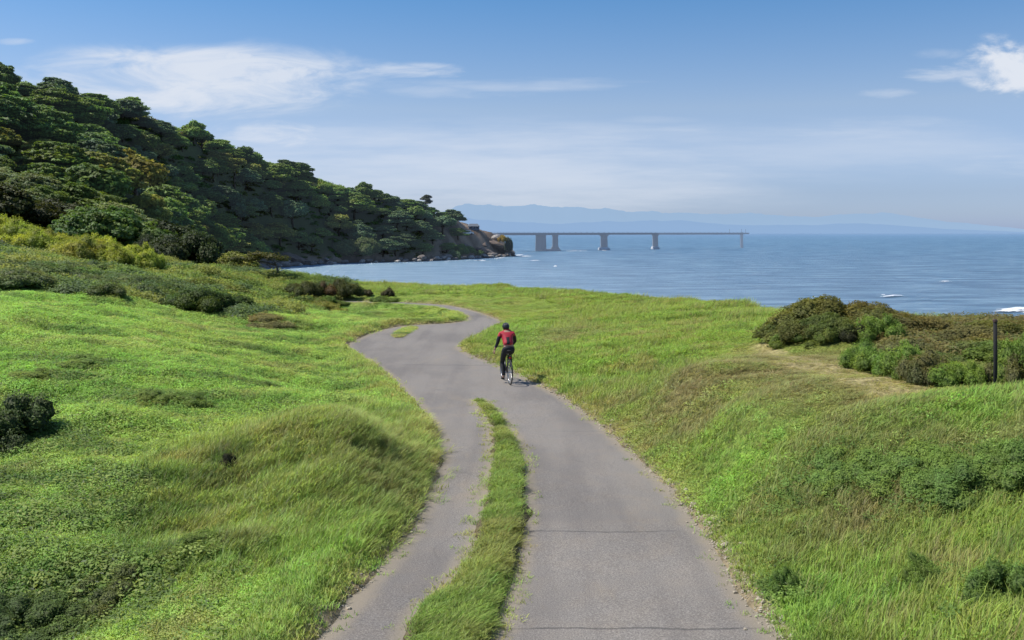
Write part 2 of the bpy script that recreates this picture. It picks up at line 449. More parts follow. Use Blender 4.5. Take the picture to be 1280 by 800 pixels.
def sea_mat():
    m, t, out = material('sea_water')
    g = t.node('ShaderNodeNewGeometry').outputs['Position']
    s = t.node('ShaderNodeSeparateXYZ', inp={0: g})
    x, y = s.outputs[0], s.outputs[1]
    near = t.noise(t.scale(g, (0.16, 0.42, 1)), 1.0, 6, 0.68)
    swell = t.noise(t.scale(g, (0.018, 0.075, 1)), 1.0, 4, 0.6)
    chop = t.noise(t.scale(g, (0.05, 0.16, 1)), 1.0, 8, 0.72)
    big = t.noise(t.scale(g, (0.004, 0.012, 1)), 1.0, 4, 0.6)
    c = t.ramp(t.smooth(chop, 0.34, 0.66), [(0.0, (0.065, 0.150, 0.235)), (0.5, (0.125, 0.240, 0.350)), (1.0, (0.24, 0.38, 0.48))])
    c = t.mix(t.smooth(near, 0.5, 0.8, 0, 0.5), c, (0.16, 0.27, 0.38))
    c = t.mix(t.smooth(big, 0.35, 0.65, 0, 0.45), c, t.mix(1.0, c, (0.74, 0.80, 0.88), 'MULTIPLY'))
    # paler, calmer water in the cove
    cove = t.math('MULTIPLY', t.smooth(x, -5, -75), t.smooth(y, 480, 330))
    c = t.mix(t.math('MULTIPLY', cove, 0.65), c, (0.27, 0.42, 0.52))
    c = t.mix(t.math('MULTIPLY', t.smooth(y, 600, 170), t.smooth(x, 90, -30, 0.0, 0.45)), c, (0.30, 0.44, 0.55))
    # shallow green tint by the right shore
    shal = t.math('MULTIPLY', t.smooth(y, 165, 100), t.smooth(x, 30, 70))
    c = t.mix(t.math('MULTIPLY', shal, 0.25), c, (0.10, 0.24, 0.27))
    # small whitecaps
    cap = t.noise(t.scale(g, (0.10, 0.30, 1)), 1.0, 5, 0.6)
    capm = t.math('MULTIPLY', t.smooth(cap, 0.715, 0.79), t.smooth(swell, 0.48, 0.62))
    c = t.mix(t.math('MULTIPLY', capm, 0.8), c, (0.75, 0.8, 0.83))
    c = t.mix(t.smooth(y, 700, 6000, 0, 0.6), c, (0.16, 0.27, 0.42))  # distance haze painted into the far water colour
    hgt = t.math('ADD', t.math('MULTIPLY', near, 0.5), t.math('ADD', t.math('MULTIPLY', chop, 1.4), t.math('MULTIPLY', swell, 2.0)))
    bp = t.node('ShaderNodeBump', inp={'Height': hgt, 'Strength': 1.0, 'Distance': 2.0})
    d = t.node('ShaderNodeBsdfDiffuse', inp={0: c})
    gl = t.node('ShaderNodeBsdfGlossy', inp={0: (0.85, 0.9, 1, 1), 1: 0.28, 'Normal': bp.outputs[0]})
    t.l.new(bp.outputs[0], d.inputs['Normal'])
    mx = t.node('ShaderNodeMixShader', inp={0: 0.16, 1: d.outputs[0], 2: gl.outputs[0]})
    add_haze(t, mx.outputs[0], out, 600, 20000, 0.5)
    return m

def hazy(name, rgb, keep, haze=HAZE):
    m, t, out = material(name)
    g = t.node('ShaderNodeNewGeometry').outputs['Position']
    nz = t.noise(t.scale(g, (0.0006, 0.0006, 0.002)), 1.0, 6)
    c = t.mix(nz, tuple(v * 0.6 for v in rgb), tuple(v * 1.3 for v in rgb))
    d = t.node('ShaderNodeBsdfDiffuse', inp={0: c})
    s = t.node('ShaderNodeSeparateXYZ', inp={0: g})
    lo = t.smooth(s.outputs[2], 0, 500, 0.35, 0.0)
    e = t.node('ShaderNodeEmission', inp={0: t.mix(lo, haze, tuple(v * 1.08 for v in haze)), 1: 1.0})  # mountain haze painted as glow, stronger towards the foot
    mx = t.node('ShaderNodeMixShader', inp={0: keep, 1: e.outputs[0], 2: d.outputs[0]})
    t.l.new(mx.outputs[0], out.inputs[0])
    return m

def rock_mat(name, a, b, haze=True):
    m, t, out = material(name)
    tc = t.node('ShaderNodeTexCoord').outputs['Object']
    n1 = t.noise(tc, 1.6, 8, 0.65); n2 = t.noise(tc, 0.5, 3)
    c = t.mix(t.smooth(n1, 0.3, 0.7), a, b)
    c = t.mix(t.smooth(n2, 0.4, 0.7, 0, 0.5), c, t.mix(1.0, c, (0.6, 0.55, 0.5), 'MULTIPLY'))
    bp = t.node('ShaderNodeBump', inp={'Height': n1, 'Strength': 0.8, 'Distance': 0.4})
    d = t.node('ShaderNodeBsdfPrincipled', inp={'Base Color': c, 'Roughness': 0.9, 'Normal': bp.outputs[0]})
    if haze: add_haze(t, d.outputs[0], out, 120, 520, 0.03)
    else: t.l.new(d.outputs[0], out.inputs[0])
    return m

M_TURF, M_ASPH, M_SEA, M_GRASS = ground_mat(), asphalt_mat(), sea_mat(), grass_mat()
M_LEAF = foliage_mat('leaves')
M_BARK = plain('bark', (0.10, 0.075, 0.055), 0.9, var=0.4, scale=3, bump=0.5)
M_ROCK = rock_mat('shore_rock', (0.10, 0.085, 0.075), (0.30, 0.26, 0.23))
M_PALE = rock_mat('pale_rock', (0.28, 0.25, 0.22), (0.52, 0.48, 0.43))
M_PEB = plain('gravel_stone', (0.42, 0.36, 0.27), 0.9, var=0.3, scale=0.7)

# ------------------------------------------------------------------ colour fields
def blob(px, py, rx, ry):
    c = hit(px, py)
    return (c[0], c[1], rx, ry)
def gb(X, Y, b): return np.exp(-((X - b[0]) / b[2]) ** 2 - ((Y - b[1]) / b[3]) ** 2)
B_MOUND = [blob(400, 530, 2.6, 4.2), blob(470, 540, 1.8, 4.0), blob(430, 610, 1.3, 1.8)]
B_MDARK = [blob(500, 580, 0.9, 2.0), blob(470, 620, 0.8, 1.4)]
B_DULL = [blob(1120, 535, 2.2, 1.2), blob(1270, 545, 2.2, 0.9), blob(1000, 505, 2.2, 1.5), blob(900, 475, 2.5, 2.5), blob(700, 420, 2.0, 1.5), blob(1020, 450, 1.6, 2.0)]
B_BRIGHT = [blob(1215, 503, 1.9, 0.9), blob(640, 415, 1.5, 4.0), blob(900, 600, 1.2, 2.0), blob(60, 460, 5, 3), blob(1000, 760, 1.0, 0.8), blob(430, 700, 1.0, 1.6)]
TRAIL = [hit(px, py)[:2] for px, py in ((952, 430), (972, 436), (1000, 446), (1040, 458), (1080, 468), (1130, 479), (1168, 488), (1150, 494), (1110, 490), (1060, 480), (1010, 464), (980, 455), (962, 444))]
HEDGE = [(9.7, 23.6), (11.0, 21.8), (14, 20.8), (16.5, 20.2), (24, 20), (24, 33), (10.5, 30)]
KNOLL = [(7.1, 25.7), (8.4, 25.2), (9.6, 24.6), (10.8, 28.5), (7.8, 28.6)]
B_LIP = [blob(1210, 602, 0.8, 0.45), blob(1120, 590, 0.7, 0.3), blob(1280, 592, 0.8, 0.4), blob(1255, 745, 0.4, 0.3), blob(1160, 733, 0.3, 0.3), blob(1000, 600, 0.5, 0.4), blob(980, 735, 0.3, 0.3)]
SLOPE = [hit(px, py)[:2] for px, py in ((-60, 345), (0, 353), (90, 366), (180, 378), (250, 388), (310, 394), (352, 394), (400, 381), (436, 370))] + [(at(436, 74), 74), (at(340, 74), 74), (at(240, 74), 74), (at(120, 80), 80), (at(-60, 80), 80)]
B_DARKL = [blob(190, 497, 1.1, 0.5), blob(240, 499, 0.9, 0.4), blob(100, 452, 1.5, 0.6), blob(70, 470, 1.2, 0.5), blob(25, 560, 1.2, 0.5), blob(110, 565, 0.9, 0.3), blob(280, 575, 0.4, 0.5), blob(230, 690, 0.9, 0.35), blob(120, 745, 0.8, 0.6), blob(60, 770, 1.0, 0.7),
           blob(150, 600, 2.5, 0.22), blob(60, 643, 1.3, 0.16), blob(180, 640, 1.6, 0.16), blob(330, 440, 1.5, 0.5), blob(380, 470, 1.2, 0.4), blob(300, 480, 1.5, 0.4)]

def fields(X, Y):
    """returns base colour, share of long grass, share of leafy ground cover, dirt share"""
    right = poly_sd(X, Y, RIGHT) < 0
    sd = path_sd(X, Y)
    n1 = fbm(X / 3.2, Y / 2.4, 51, 4); n2 = fbm(X / 0.9, Y / 0.7, 61, 3); n3 = fbm(X / 9, Y / 9, 71, 3); n4 = fbm(X / 1.4, Y / 0.55, 81, 3)
    lawn = np.array((0.176, 0.250, 0.058)); yel = np.array((0.210, 0.260, 0.055)); dark = np.array((0.055, 0.110, 0.022)); dry = np.array((0.235, 0.195, 0.085)); dull = np.array((0.175, 0.165, 0.075)); bright = np.array((0.155, 0.275, 0.045))
    c = np.where(right[:, None], np.array((0.165, 0.230, 0.042)), lawn)
    def mix(w, k):
        nonlocal c
        w = np.clip(w, 0, 1)[:, None]; c = c * (1 - w) + k * w
    mix(sstep(0.45, 0.70, n1) * 0.65, yel)
    mix(sstep(0.52, 0.70, n3) * 0.5, bright)
    mix(sstep(0.54, 0.70, n4) * np.where(right, 0.35, 0.65), dark)
    mix(sstep(0.56, 0.74, n2) * 0.5, dry)
    for b in B_MOUND: mix(gb(X, Y, b) * 0.4, np.array((0.185, 0.235, 0.06)))
    for b in B_MDARK: mix(gb(X, Y, b) * 0.4, np.array((0.12, 0.135, 0.055)))  # shaded flank of the mound painted darker into the grass colour
    for b in B_DULL: mix(gb(X, Y, b) * 0.75 * sstep(0.25, 0.55, n2), np.array((0.185, 0.150, 0.085))); mix(gb(X, Y, b) * 0.45, dull)
    for b in B_BRIGHT: mix(gb(X, Y, b) * 0.8, bright)
    for b in B_DARKL: mix(gb(X, Y, b) * 0.85, dark * 0.85)
    mix(sstep(0.9, 0.0, sd) * 0.45 * sstep(0.35, 0.6, n2), np.array((0.26, 0.24, 0.08)))
    far = right & (Y > 45)
    mix(far * 0.3, np.array((0.17, 0.215, 0.045)))
    mix(right * sstep(3.5, 6.0, X) * sstep(13.5, 15.5, Y) * sstep(27, 23, Y) * (0.35 + 0.5 * n1), np.array((0.18, 0.165, 0.07)))
    mound = np.zeros(len(X))
    for b in B_MOUND: mound = np.maximum(mound, gb(X, Y, b))
    dk = np.zeros(len(X))
    for b in B_DARKL: dk = np.maximum(dk, gb(X, Y, b))
    bank = right * sstep(30, 16, Y) * sstep(0.2, 0.9, sd) * (0.45 + 0.55 * sstep(0.40, 0.6, n2))
    bank = bank * (1 - 0.8 * sstep(5.5, 8.0, X) * sstep(14, 18, Y))
    long_ = np.clip(sstep(0.2, 0.6, mound) + bank * 0.9 + right * 0.25 * (n1 > 0.5), 0, 1)
    leafy = np.where(right, 0.08, 0.62) * (1 - sstep(0.1, 0.5, mound)) * sstep(0.4, 1.6, sd)
    leafy = np.clip(leafy + dk * 0.5 + right * sstep(0.48, 0.62, n1) * 0.55 * (Y < 22), 0, 1)
    dt = poly_sd(X, Y, TRAIL); tr = sstep(0.45, -0.15, dt + (fbm(X / 0.8, Y / 0.8, 97, 3) - 0.5) * 0.7)
    return c, long_, leafy, sd, right, tr, n2

# ------------------------------------------------------------------ ground sheet (near ground and the wooded hill)
NR, NC = 900, 440
w_ = np.geomspace(3.0, 780.0, NR); Yr = w_ - 17.0
u_ = np.linspace(-1, 1, NC); u_ = np.sign(u_) * (0.55 * np.abs(u_) + 0.45 * np.abs(u_) ** 2.2)
GX = u_[None, :] * w_[:, None] * 0.95; GY = np.repeat(Yr[:, None], NC, 1)
GZ = terrain(GX, GY)
idx = np.arange(NR * NC).reshape(NR, NC)
Q = np.stack([idx[:-1, :-1], idx[:-1, 1:], idx[1:, 1:], idx[1:, :-1]], -1)
gx, gy, gz = GX.ravel(), GY.ravel(), GZ.ravel()
cc, lg, lf, sd, rt, tr, nn = fields(gx, gy)
soil = cc * 1.25 + np.array((0.012, 0.010, 0.004))
def m3(c, w, k): w = np.clip(w, 0, 1)[:, None]; return c * (1 - w) + np.array(k) * w
soil = m3(soil, sstep(0.32, 0.05, sd) * (gy < 62), (0.25, 0.205, 0.14))
soil = m3(soil, tr * 0.95, (0.36, 0.31, 0.165))
med = -poly_sd(gx, gy, MEDIAN)
soil = m3(soil, (med > -0.3) * sstep(0.3, 0.0, med) * 0.8, (0.09, 0.075, 0.05))
# hill: dark humus, scrub and bare rock on the headland tip
hn = fbm(gx / 9, gy / 9, 91, 4)
hillc = m3(np.repeat(np.array([[0.045, 0.062, 0.020]]), len(gx), 0), sstep(0.45, 0.65, hn), (0.075, 0.095, 0.03))
bare = np.clip(sstep(4.5, 2.0, gz) + sstep(-48, -24, gx) * (gy > 425) * 1.0, 0, 1)
hillc = m3(hillc, bare, (0.145, 0.105, 0.080)); hillc = m3(hillc, bare * sstep(0.5, 0.6, fbm(gx / 4, gy / 4, 95, 4)), (0.26, 0.20, 0.16))
hillc = m3(hillc, sstep(1.2, 0.2, gz) * (gy > 90), (0.05, 0.045, 0.04))
soil = soil * (1 - sstep(72, 92, gy))[:, None] + hillc * sstep(72, 92, gy)[:, None]
soil = m3(soil, sstep(6.0, 3.0, gz) * (gy < 110), (0.16, 0.13, 0.10))
far_row = int(np.argmax(Yr > 92))
def sheet(name, r0, r1):
    n = r1 - r0
    V = np.stack([GX[r0:r1].ravel(), GY[r0:r1].ravel(), GZ[r0:r1].ravel()], -1)
    ii = np.arange(n * NC).reshape(n, NC)
    q = np.stack([ii[:-1, :-1], ii[:-1, 1:], ii[1:, 1:], ii[1:, :-1]], -1).reshape(-1, 4)
    keep = (V[q][:, :, 2].max(1) > -2.5)
    me = mesh_np(name, V, q[keep], soil.reshape(NR, NC, 3)[r0:r1].reshape(-1, 3), smooth=True)
    return tag(link(name, me, M_TURF), kind='structure')
sheet('ground', 0, far_row + 1)
sheet('hill', far_row, NR)

# ------------------------------------------------------------------ asphalt path (one sheet; turf rises through it at the edges and in the median)
def offset(poly, d):
    P = np.array(poly); t = np.gradient(P, axis=0); t /= np.linalg.norm(t, axis=1)[:, None] + 1e-9
    return P + np.stack([t[:, 1], -t[:, 0]], -1) * d
def path_sheet():
    xs = np.arange(-15.5, 4.6, 0.12); ys = np.concatenate([np.arange(-14, 30, 0.16), np.arange(30, 61.5, 0.22)])
    PX, PY = np.meshgrid(xs, ys)
    s = poly_sd(PX, PY, PATH)
    s2 = path_sd(PX.ravel(), PY.ravel()).reshape(s.shape)
    und = (fbm(PX / 1.7, PY / 2.6, 17, 3) - 0.5) * 0.03 * sstep(0.0, 0.5, -s)
    V = np.stack([PX, PY, PZ + und], -1).reshape(-1, 3)
    ii = np.arange(PX.size).reshape(PX.shape)
    q = np.stack([ii[:-1, :-1], ii[:-1, 1:], ii[1:, 1:], ii[1:, :-1]], -1).reshape(-1, 4)
    q = q[s.ravel()[q].min(1) < 0.16]
    used = np.unique(q); rem = np.full(PX.size, -1); rem[used] = np.arange(len(used))
    e = sstep(-0.55, 0.0, s2.ravel())[used]
    me = mesh_np('path', V[used], rem[q], np.repeat(e[:, None], 3, 1), smooth=True)
    return tag(link('path', me, M_ASPH), kind='structure')
path_sheet()

# ------------------------------------------------------------------ grass, ground cover and gravel: stuff scattered on the turf
def blades(n, h0, h1, spread, lean, leanv, w, seed, droop=0.5):
    r = np.random.default_rng(seed)
    V, Qd, T, H = [], [], [], []
    for i in range(n):
        a = r.uniform(0, 2 * math.pi); rad = spread * math.sqrt(r.uniform())
        b = np.array((rad * math.cos(a), rad * math.sin(a), -0.02))
        h = r.uniform(h0, h1); az = r.uniform(0, 2 * math.pi)
        d = np.array((math.cos(az), math.sin(az), 0)) * r.uniform(0.1, droop) * h + np.array((WIND.x, WIND.y, 0)) * lean * h * r.uniform(1 - leanv, 1 + leanv)
        sd_ = np.array((-math.sin(az), math.cos(az), 0)) * w * r.uniform(0.7, 1.3)
        k = len(V)
        for t, ww in ((0, 0.8), (0.4, 1.0), (0.75, 0.65), (1.0, 0.0)):
            p = b + d * t ** 1.7 + np.array((0, 0, h * (t - 0.28 * t * t * np.linalg.norm(d) / h)))
            if ww > 0: V += [p - sd_ * ww / 2, p + sd_ * ww / 2]; H += [t, t]
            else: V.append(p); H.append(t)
        Qd += [(k, k + 1, k + 3, k + 2), (k + 2, k + 3, k + 5, k + 4)]; T.append((k + 4, k + 5, k + 6))
    return mesh_np('tuft', np.array(V), [np.array(Qd), np.array(T)], hatt=H)

def leafclump(n, rad, h, leaf, seed):
    r = np.random.default_rng(seed)
    V, Qd, H = [], [], []
    for i in range(n):
        a = r.uniform(0, 2 * math.pi); q = math.sqrt(r.uniform()); t = r.uniform(0.2, 1)
        p = np.array((q * rad * math.cos(a), q * rad * math.sin(a), h * t * math.sqrt(max(0.05, 1 - q * q))))
        nrm = np.array((math.cos(a) * q, math.sin(a) * q, 0.9)) + r.normal(0, 0.45, 3); nrm /= np.linalg.norm(nrm)
        u = np.cross(nrm, r.normal(0, 1, 3)); u /= np.linalg.norm(u); v = np.cross(nrm, u); s = leaf * r.uniform(0.6, 1.3)
        k = len(V); V += [p - u * s, p + v * s * 0.5, p + u * s, p - v * s * 0.5]; H += [t * 0.6 + 0.3] * 4
        Qd.append((k, k + 1, k + 2, k + 3))
    return mesh_np('clump', np.array(V), np.array(Qd), hatt=H)

def pebble(seed):
    r = np.random.default_rng(seed)
    bm = bmesh.new(); bmesh.ops.create_icosphere(bm, subdivisions=1, radius=1.0)
    for v in bm.verts: v.co *= r.uniform(0.75, 1.2); v.co.z *= 0.6
    me = bpy.data.meshes.new('pebble'); bm.to_mesh(me); bm.free(); return me

def scatter(name, pts, rot, scl, col, var, meshes, mat, label):
    me = bpy.data.meshes.new(name)
    me.vertices.add(len(pts)); me.vertices.foreach_set('co', np.asarray(pts, np.float32).ravel())
    for nm, ty, key, dat in (('rot', 'FLOAT_VECTOR', 'vector', rot), ('scl', 'FLOAT_VECTOR', 'vector', scl), ('var', 'INT', 'value', var)):
        a = me.attributes.new(nm, ty, 'POINT'); a.data.foreach_set(key, np.ascontiguousarray(dat, np.int32 if ty == 'INT' else np.float32).ravel())
    c4 = np.ones((len(pts), 4), np.float32); c4[:, :3] = col
    a = me.attributes.new('col', 'FLOAT_COLOR', 'POINT'); a.data.foreach_set('color', c4.ravel())
    o = link(name, me)
    tag(o, label, None, None, 'stuff')
    g = bpy.data.node_groups.new(name + '_scatter', 'GeometryNodeTree')
    g.interface.new_socket('Geometry', in_out='INPUT', socket_type='NodeSocketGeometry')
    g.interface.new_socket('Geometry', in_out='OUTPUT', socket_type='NodeSocketGeometry')
    N, L = g.nodes, g.links
    gi, go = N.new('NodeGroupInput'), N.new('NodeGroupOutput')
    join = N.new('GeometryNodeJoinGeometry')
    for k, m in reversed(list(enumerate(meshes))):
        if mat is not None and len(m.materials) == 0: m.materials.append(mat)
        so = bpy.data.objects.new(name + '_source', m)
        oi = N.new('GeometryNodeObjectInfo'); oi.inputs['Object'].default_value = so; oi.inputs['As Instance'].default_value = True
        L.new(oi.outputs['Geometry'], join.inputs[0])
    def na(nm, ty):
        n = N.new('GeometryNodeInputNamedAttribute'); n.data_type = ty; n.inputs[0].default_value = nm
        return n.outputs[0]
    iop = N.new('GeometryNodeInstanceOnPoints'); iop.inputs['Pick Instance'].default_value = True
    L.new(gi.outputs[0], iop.inputs['Points']); L.new(join.outputs[0], iop.inputs['Instance'])
    L.new(na('var', 'INT'), iop.inputs['Instance Index'])
    er = N.new('FunctionNodeEulerToRotation'); L.new(na('rot', 'FLOAT_VECTOR'), er.inputs[0]); L.new(er.outputs[0], iop.inputs['Rotation'])
    L.new(na('scl', 'FLOAT_VECTOR'), iop.inputs['Scale'])
    L.new(iop.outputs[0], go.inputs[0])
    md = o.modifiers.new('scatter', 'NODES'); md.node_group = g
    return o

def grass():
    P, T = [], []
    bands = [(5, 9, 380), (9, 13, 480), (13, 18, 340), (18, 26, 210), (26, 38, 125), (38, 55, 70), (55, 92, 30)]
    for y0, y1, dens in bands:
        W_ = 0.56 * y1 + 2.0
        n = int((y1 - y0) * 2 * W_ * dens)
        x = rng.uniform(-W_, W_, n); y = rng.uniform(y0, y1, n)
        k = np.abs(x) < 0.56 * y + 2.0
        P.append(np.stack([x[k], y[k]], -1)); T.append(np.full(k.sum(), (y0 + y1) / 2))
    # denser rim along the path edges and in the median
    for poly, dens, wd in ((Rc, 60, 0.5), (Lc, 60, 0.5)):
        pp = np.array(poly); pp = pp[(pp[:, 1] > 5)]
        for a, b in zip(pp[:-1], pp[1:]):
            n = int(np.linalg.norm(b - a) * dens)
            t = rng.uniform(0, 1, n)[:, None]
            P.append(a + (b - a) * t + rng.normal(0, wd * 0.5, (n, 2))); T.append(np.full(n, max(6, a[1])))
    mx = MEDIAN[:, 0].min(), MEDIAN[:, 0].max(); my = MEDIAN[:, 1].min(), MEDIAN[:, 1].max()
    q = np.stack([rng.uniform(mx[0], mx[1], 30000), rng.uniform(max(5, my[0]), my[1], 30000)], -1)
    P.append(q); T.append(np.full(len(q), 11.0))
    for PP in (PATCH,):
        q = np.stack([rng.uniform(PP[:, 0].min(), PP[:, 0].max(), 500), rng.uniform(PP[:, 1].min(), PP[:, 1].max(), 500)], -1)
        q = q[poly_sd(q[:, 0], q[:, 1], PP) < 0]; P.append(q); T.append(np.full(len(q), -30.0))
    P = np.vstack(P); T = np.concatenate(T)
    X, Y = P[:, 0], P[:, 1]
    c, long_, leafy, sd, right, tr, n2 = fields(X, Y)
    sp = (T < 0); T = np.abs(T)
    med = -poly_sd(X, Y, MEDIAN)
    keep = ((sd > 0.03 + 0.12 * (fbm(X / 0.3, Y / 0.4, 33, 2) - 0.3)) | sp)
    stray = (sd > -0.28) & (sd < 0.05) & (rng.uniform(size=len(X)) < 0.06)
    keep |= stray
    keep &= ~((tr > 0.3) & (rng.uniform(size=len(X)) < 0.80))
    Z = terrain(X, Y)
    keep &= Z > 5.0
    Z = np.where((sd < 0.05) & (Y < 62), np.maximum(Z, PZ), Z)
    nearpath = np.clip(sd / 0.4, 0, 1)
    keep &= (rng.uniform(size=len(X)) < 0.35 + 0.65 * nearpath) | sp | (med > -0.1)
    X, Y, Z, T, c, long_, leafy, sd, right, med, sp, tr = [a[keep] for a in (X, Y, Z, T, c, long_, leafy, sd, right, med, sp, tr)]
    N = len(X); r = rng.uniform(size=N)
    inmed = med > 0
    typ = np.where(r < long_, 1, np.where(rng.uniform(size=N) < leafy, 2, 0)); typ[inmed] = np.where(r[inmed] < 0.75, 0, 1); typ[sp] = 0
    var = typ * 4 + rng.integers(0, 4, N)
    lod = np.clip(T / 14.0, 0.8, 4.2) ** 0.58
    yaw = np.where(typ == 1, rng.normal(0, 0.75, N), rng.uniform(0, 6.283, N))
    s = rng.uniform(0.65, 1.3, N)
    hs = s * lod ** 0.45 * np.where(sd < 0.5, 0.55 + 0.9 * np.clip(sd, 0, 0.5), 1.0)
    terr_ = right * sstep(3.5, 6.5, X) * sstep(13.2, 15.5, Y) * sstep(30, 26, Y)
    short = np.maximum(gbmax(X, Y, B_DULL), terr_ * 1.2)
    dtr = poly_sd(X, Y, TRAIL); hs = hs * np.where((dtr < 2.2) & (typ < 3), 0.35 + 0.65 * np.clip(dtr / 2.2, 0, 1), 1)
    hs = hs * (1 - 0.62 * np.minimum(short, 1.25) * (typ < 2)) * (1 - 0.3 * gbmax(X, Y, B_MOUND)) * np.where(inmed, 0.62, 1) * np.where((Y > 44) & (X < 3) & (sd < 5), np.where(Y > 49.5, 0.10, 0.35), 1) * np.where(sp, 0.45, 1) * (1 + 0.9 * gb(X, Y, B_BRIGHT[0]))
    scl = np.stack([s * lod, s * lod, hs], -1)
    rot = np.stack([rng.normal(0, 0.10, N), rng.normal(0, 0.10, N), yaw], -1)
    j = rng.uniform(0.72, 1.28, N)[:, None] * (1 + rng.normal(0, 0.07, (N, 3)))
    c = np.clip(c * j * np.where(right, 1.95, 2.15)[:, None], 0, 0.8)
    dryb = rng.uniform(size=N) < np.where(typ == 1, 0.20, 0.08)
    c[dryb] = c[dryb] * 0.35 + np.array((0.30, 0.26, 0.12)) * 0.65
    c = np.where((tr > 0.3)[:, None], c * 0.25 + np.array((0.36, 0.34, 0.09)) * 0.75 * j, c)
    c[typ == 2] *= np.array((0.92, 1.02, 0.9))
    c[inmed] = c[inmed] * 0.6 + np.array((0.13, 0.22, 0.03)) * 0.4 * j[inmed]
    sl = (poly_sd(X, Y, SLOPE) < 0.4) & (rng.uniform(size=N) < 0.30)
    ns = int(sl.sum()); typ[sl] = 3; var[sl] = 12 + rng.integers(0, 4, ns)
    ss = rng.uniform(0.6, 1.5, ns); scl[sl] = np.stack([ss, ss, ss * rng.uniform(0.6, 1.2, ns)], -1)
    fs = fbm(X[sl] / 4, Y[sl] / 4, 63, 3)[:, None]
    sc_ = np.where(fs > 0.56, np.array((0.20, 0.23, 0.05)), np.where(fs < 0.44, np.array((0.085, 0.13, 0.045)), np.array((0.15, 0.22, 0.045))))
    c[sl] = sc_ * rng.uniform(0.9, 1.75, ns)[:, None]
    def fill(sel, pal, k0, smin, smax, hk=1.0):
        nf = int(sel.sum())
        if nf == 0: return
        typ[sel] = 4; var[sel] = k0 + rng.integers(0, 4, nf)
        ss = rng.uniform(smin, smax, nf); scl[sel] = np.stack([ss, ss, ss * rng.uniform(0.6, 1.2, nf) * hk], -1)
        c[sel] = np.array(pal)[rng.integers(0, len(pal), nf)] * rng.uniform(0.75, 1.3, nf)[:, None]
    dk = gbmax(X, Y, B_DARKL)
    tus = (~right) & (typ == 2) & (rng.uniform(size=N) < 0.05 + 0.28 * dk) & (sd > 0.8)
    fill(tus, [(0.17, 0.27, 0.06), (0.21, 0.31, 0.07), (0.25, 0.32, 0.08), (0.13, 0.19, 0.055)], 12, 0.35, 0.8, 0.65)
    lip = right & (rng.uniform(size=N) < 0.5 * gbmax(X, Y, B_LIP) ** 1.6)
    fill(lip, [(0.17, 0.28, 0.065), (0.20, 0.31, 0.07), (0.13, 0.21, 0.05)], 12, 0.25, 0.55, 0.7)
    fill((poly_sd(X, Y, HEDGE) < 0) & (rng.uniform(size=N) < 0.55), [(0.19, 0.175, 0.065), (0.18, 0.18, 0.06), (0.16, 0.185, 0.055), (0.20, 0.165, 0.07)], 12, 0.5, 1.0, 1.0)
    fill((poly_sd(X, Y, KNOLL) < 0) & (rng.uniform(size=N) < 0.5), [(0.18, 0.19, 0.045), (0.16, 0.20, 0.045), (0.2, 0.18, 0.055)], 12, 0.7, 1.3, 1.2)
    meshes = [blades(18, 0.05, 0.13, 0.10, 0.15, 0.6, 0.0075, 100 + k, 0.8) for k in range(4)] + \
             [blades(18, 0.09, 0.25, 0.12, 0.42, 0.7, 0.0075, 200 + k, 0.6) for k in range(4)] + \
             [leafclump(64, 0.16, 0.10, 0.0145, 300 + k) for k in range(4)] + \
             [leafclump(110, 0.42, 0.34, 0.045, 320 + k) for k in range(4)]
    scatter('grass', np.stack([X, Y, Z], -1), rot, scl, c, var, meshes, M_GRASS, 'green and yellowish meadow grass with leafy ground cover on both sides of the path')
    # gravel along the right edge and, thinner, the left one
    G = []
    for poly, side, dens in ((Rc, 1, 190), (Lc, -1, 60)):
        pp = poly[(poly[:, 1] > 6) & (poly[:, 1] < 34)]
        for a, b in zip(pp[:-1], pp[1:]):
            L_ = np.linalg.norm(b - a); n = int(L_ * dens)
            t = rng.uniform(0, 1, n)[:, None]; nrm = np.array((b[1] - a[1], -(b[0] - a[0]))) / (L_ + 1e-9) * side
            G.append(a + (b - a) * t + nrm[None] * (rng.normal(0.07, 0.085, n))[:, None])
    G = np.vstack(G); z = np.maximum(terrain(G[:, 0], G[:, 1]), PZ)
    n = len(G); s = rng.lognormal(-4.55, 0.5, n)
    scatter('gravel', np.stack([G[:, 0], G[:, 1], z + s * 0.25], -1), rng.uniform(0, 6.28, (n, 3)) * np.array((0.1, 0.1, 1)), np.repeat(s[:, None], 3, 1), np.ones((n, 3)), rng.integers(0, 3, n), [pebble(k) for k in range(3)], M_PEB,
            'pale loose gravel along the crumbling edges of the asphalt path')
def gbmax(X, Y, bs):
    m = np.zeros(len(X))
    for b in bs: m = np.maximum(m, gb(X, Y, b))
    return m
grass()

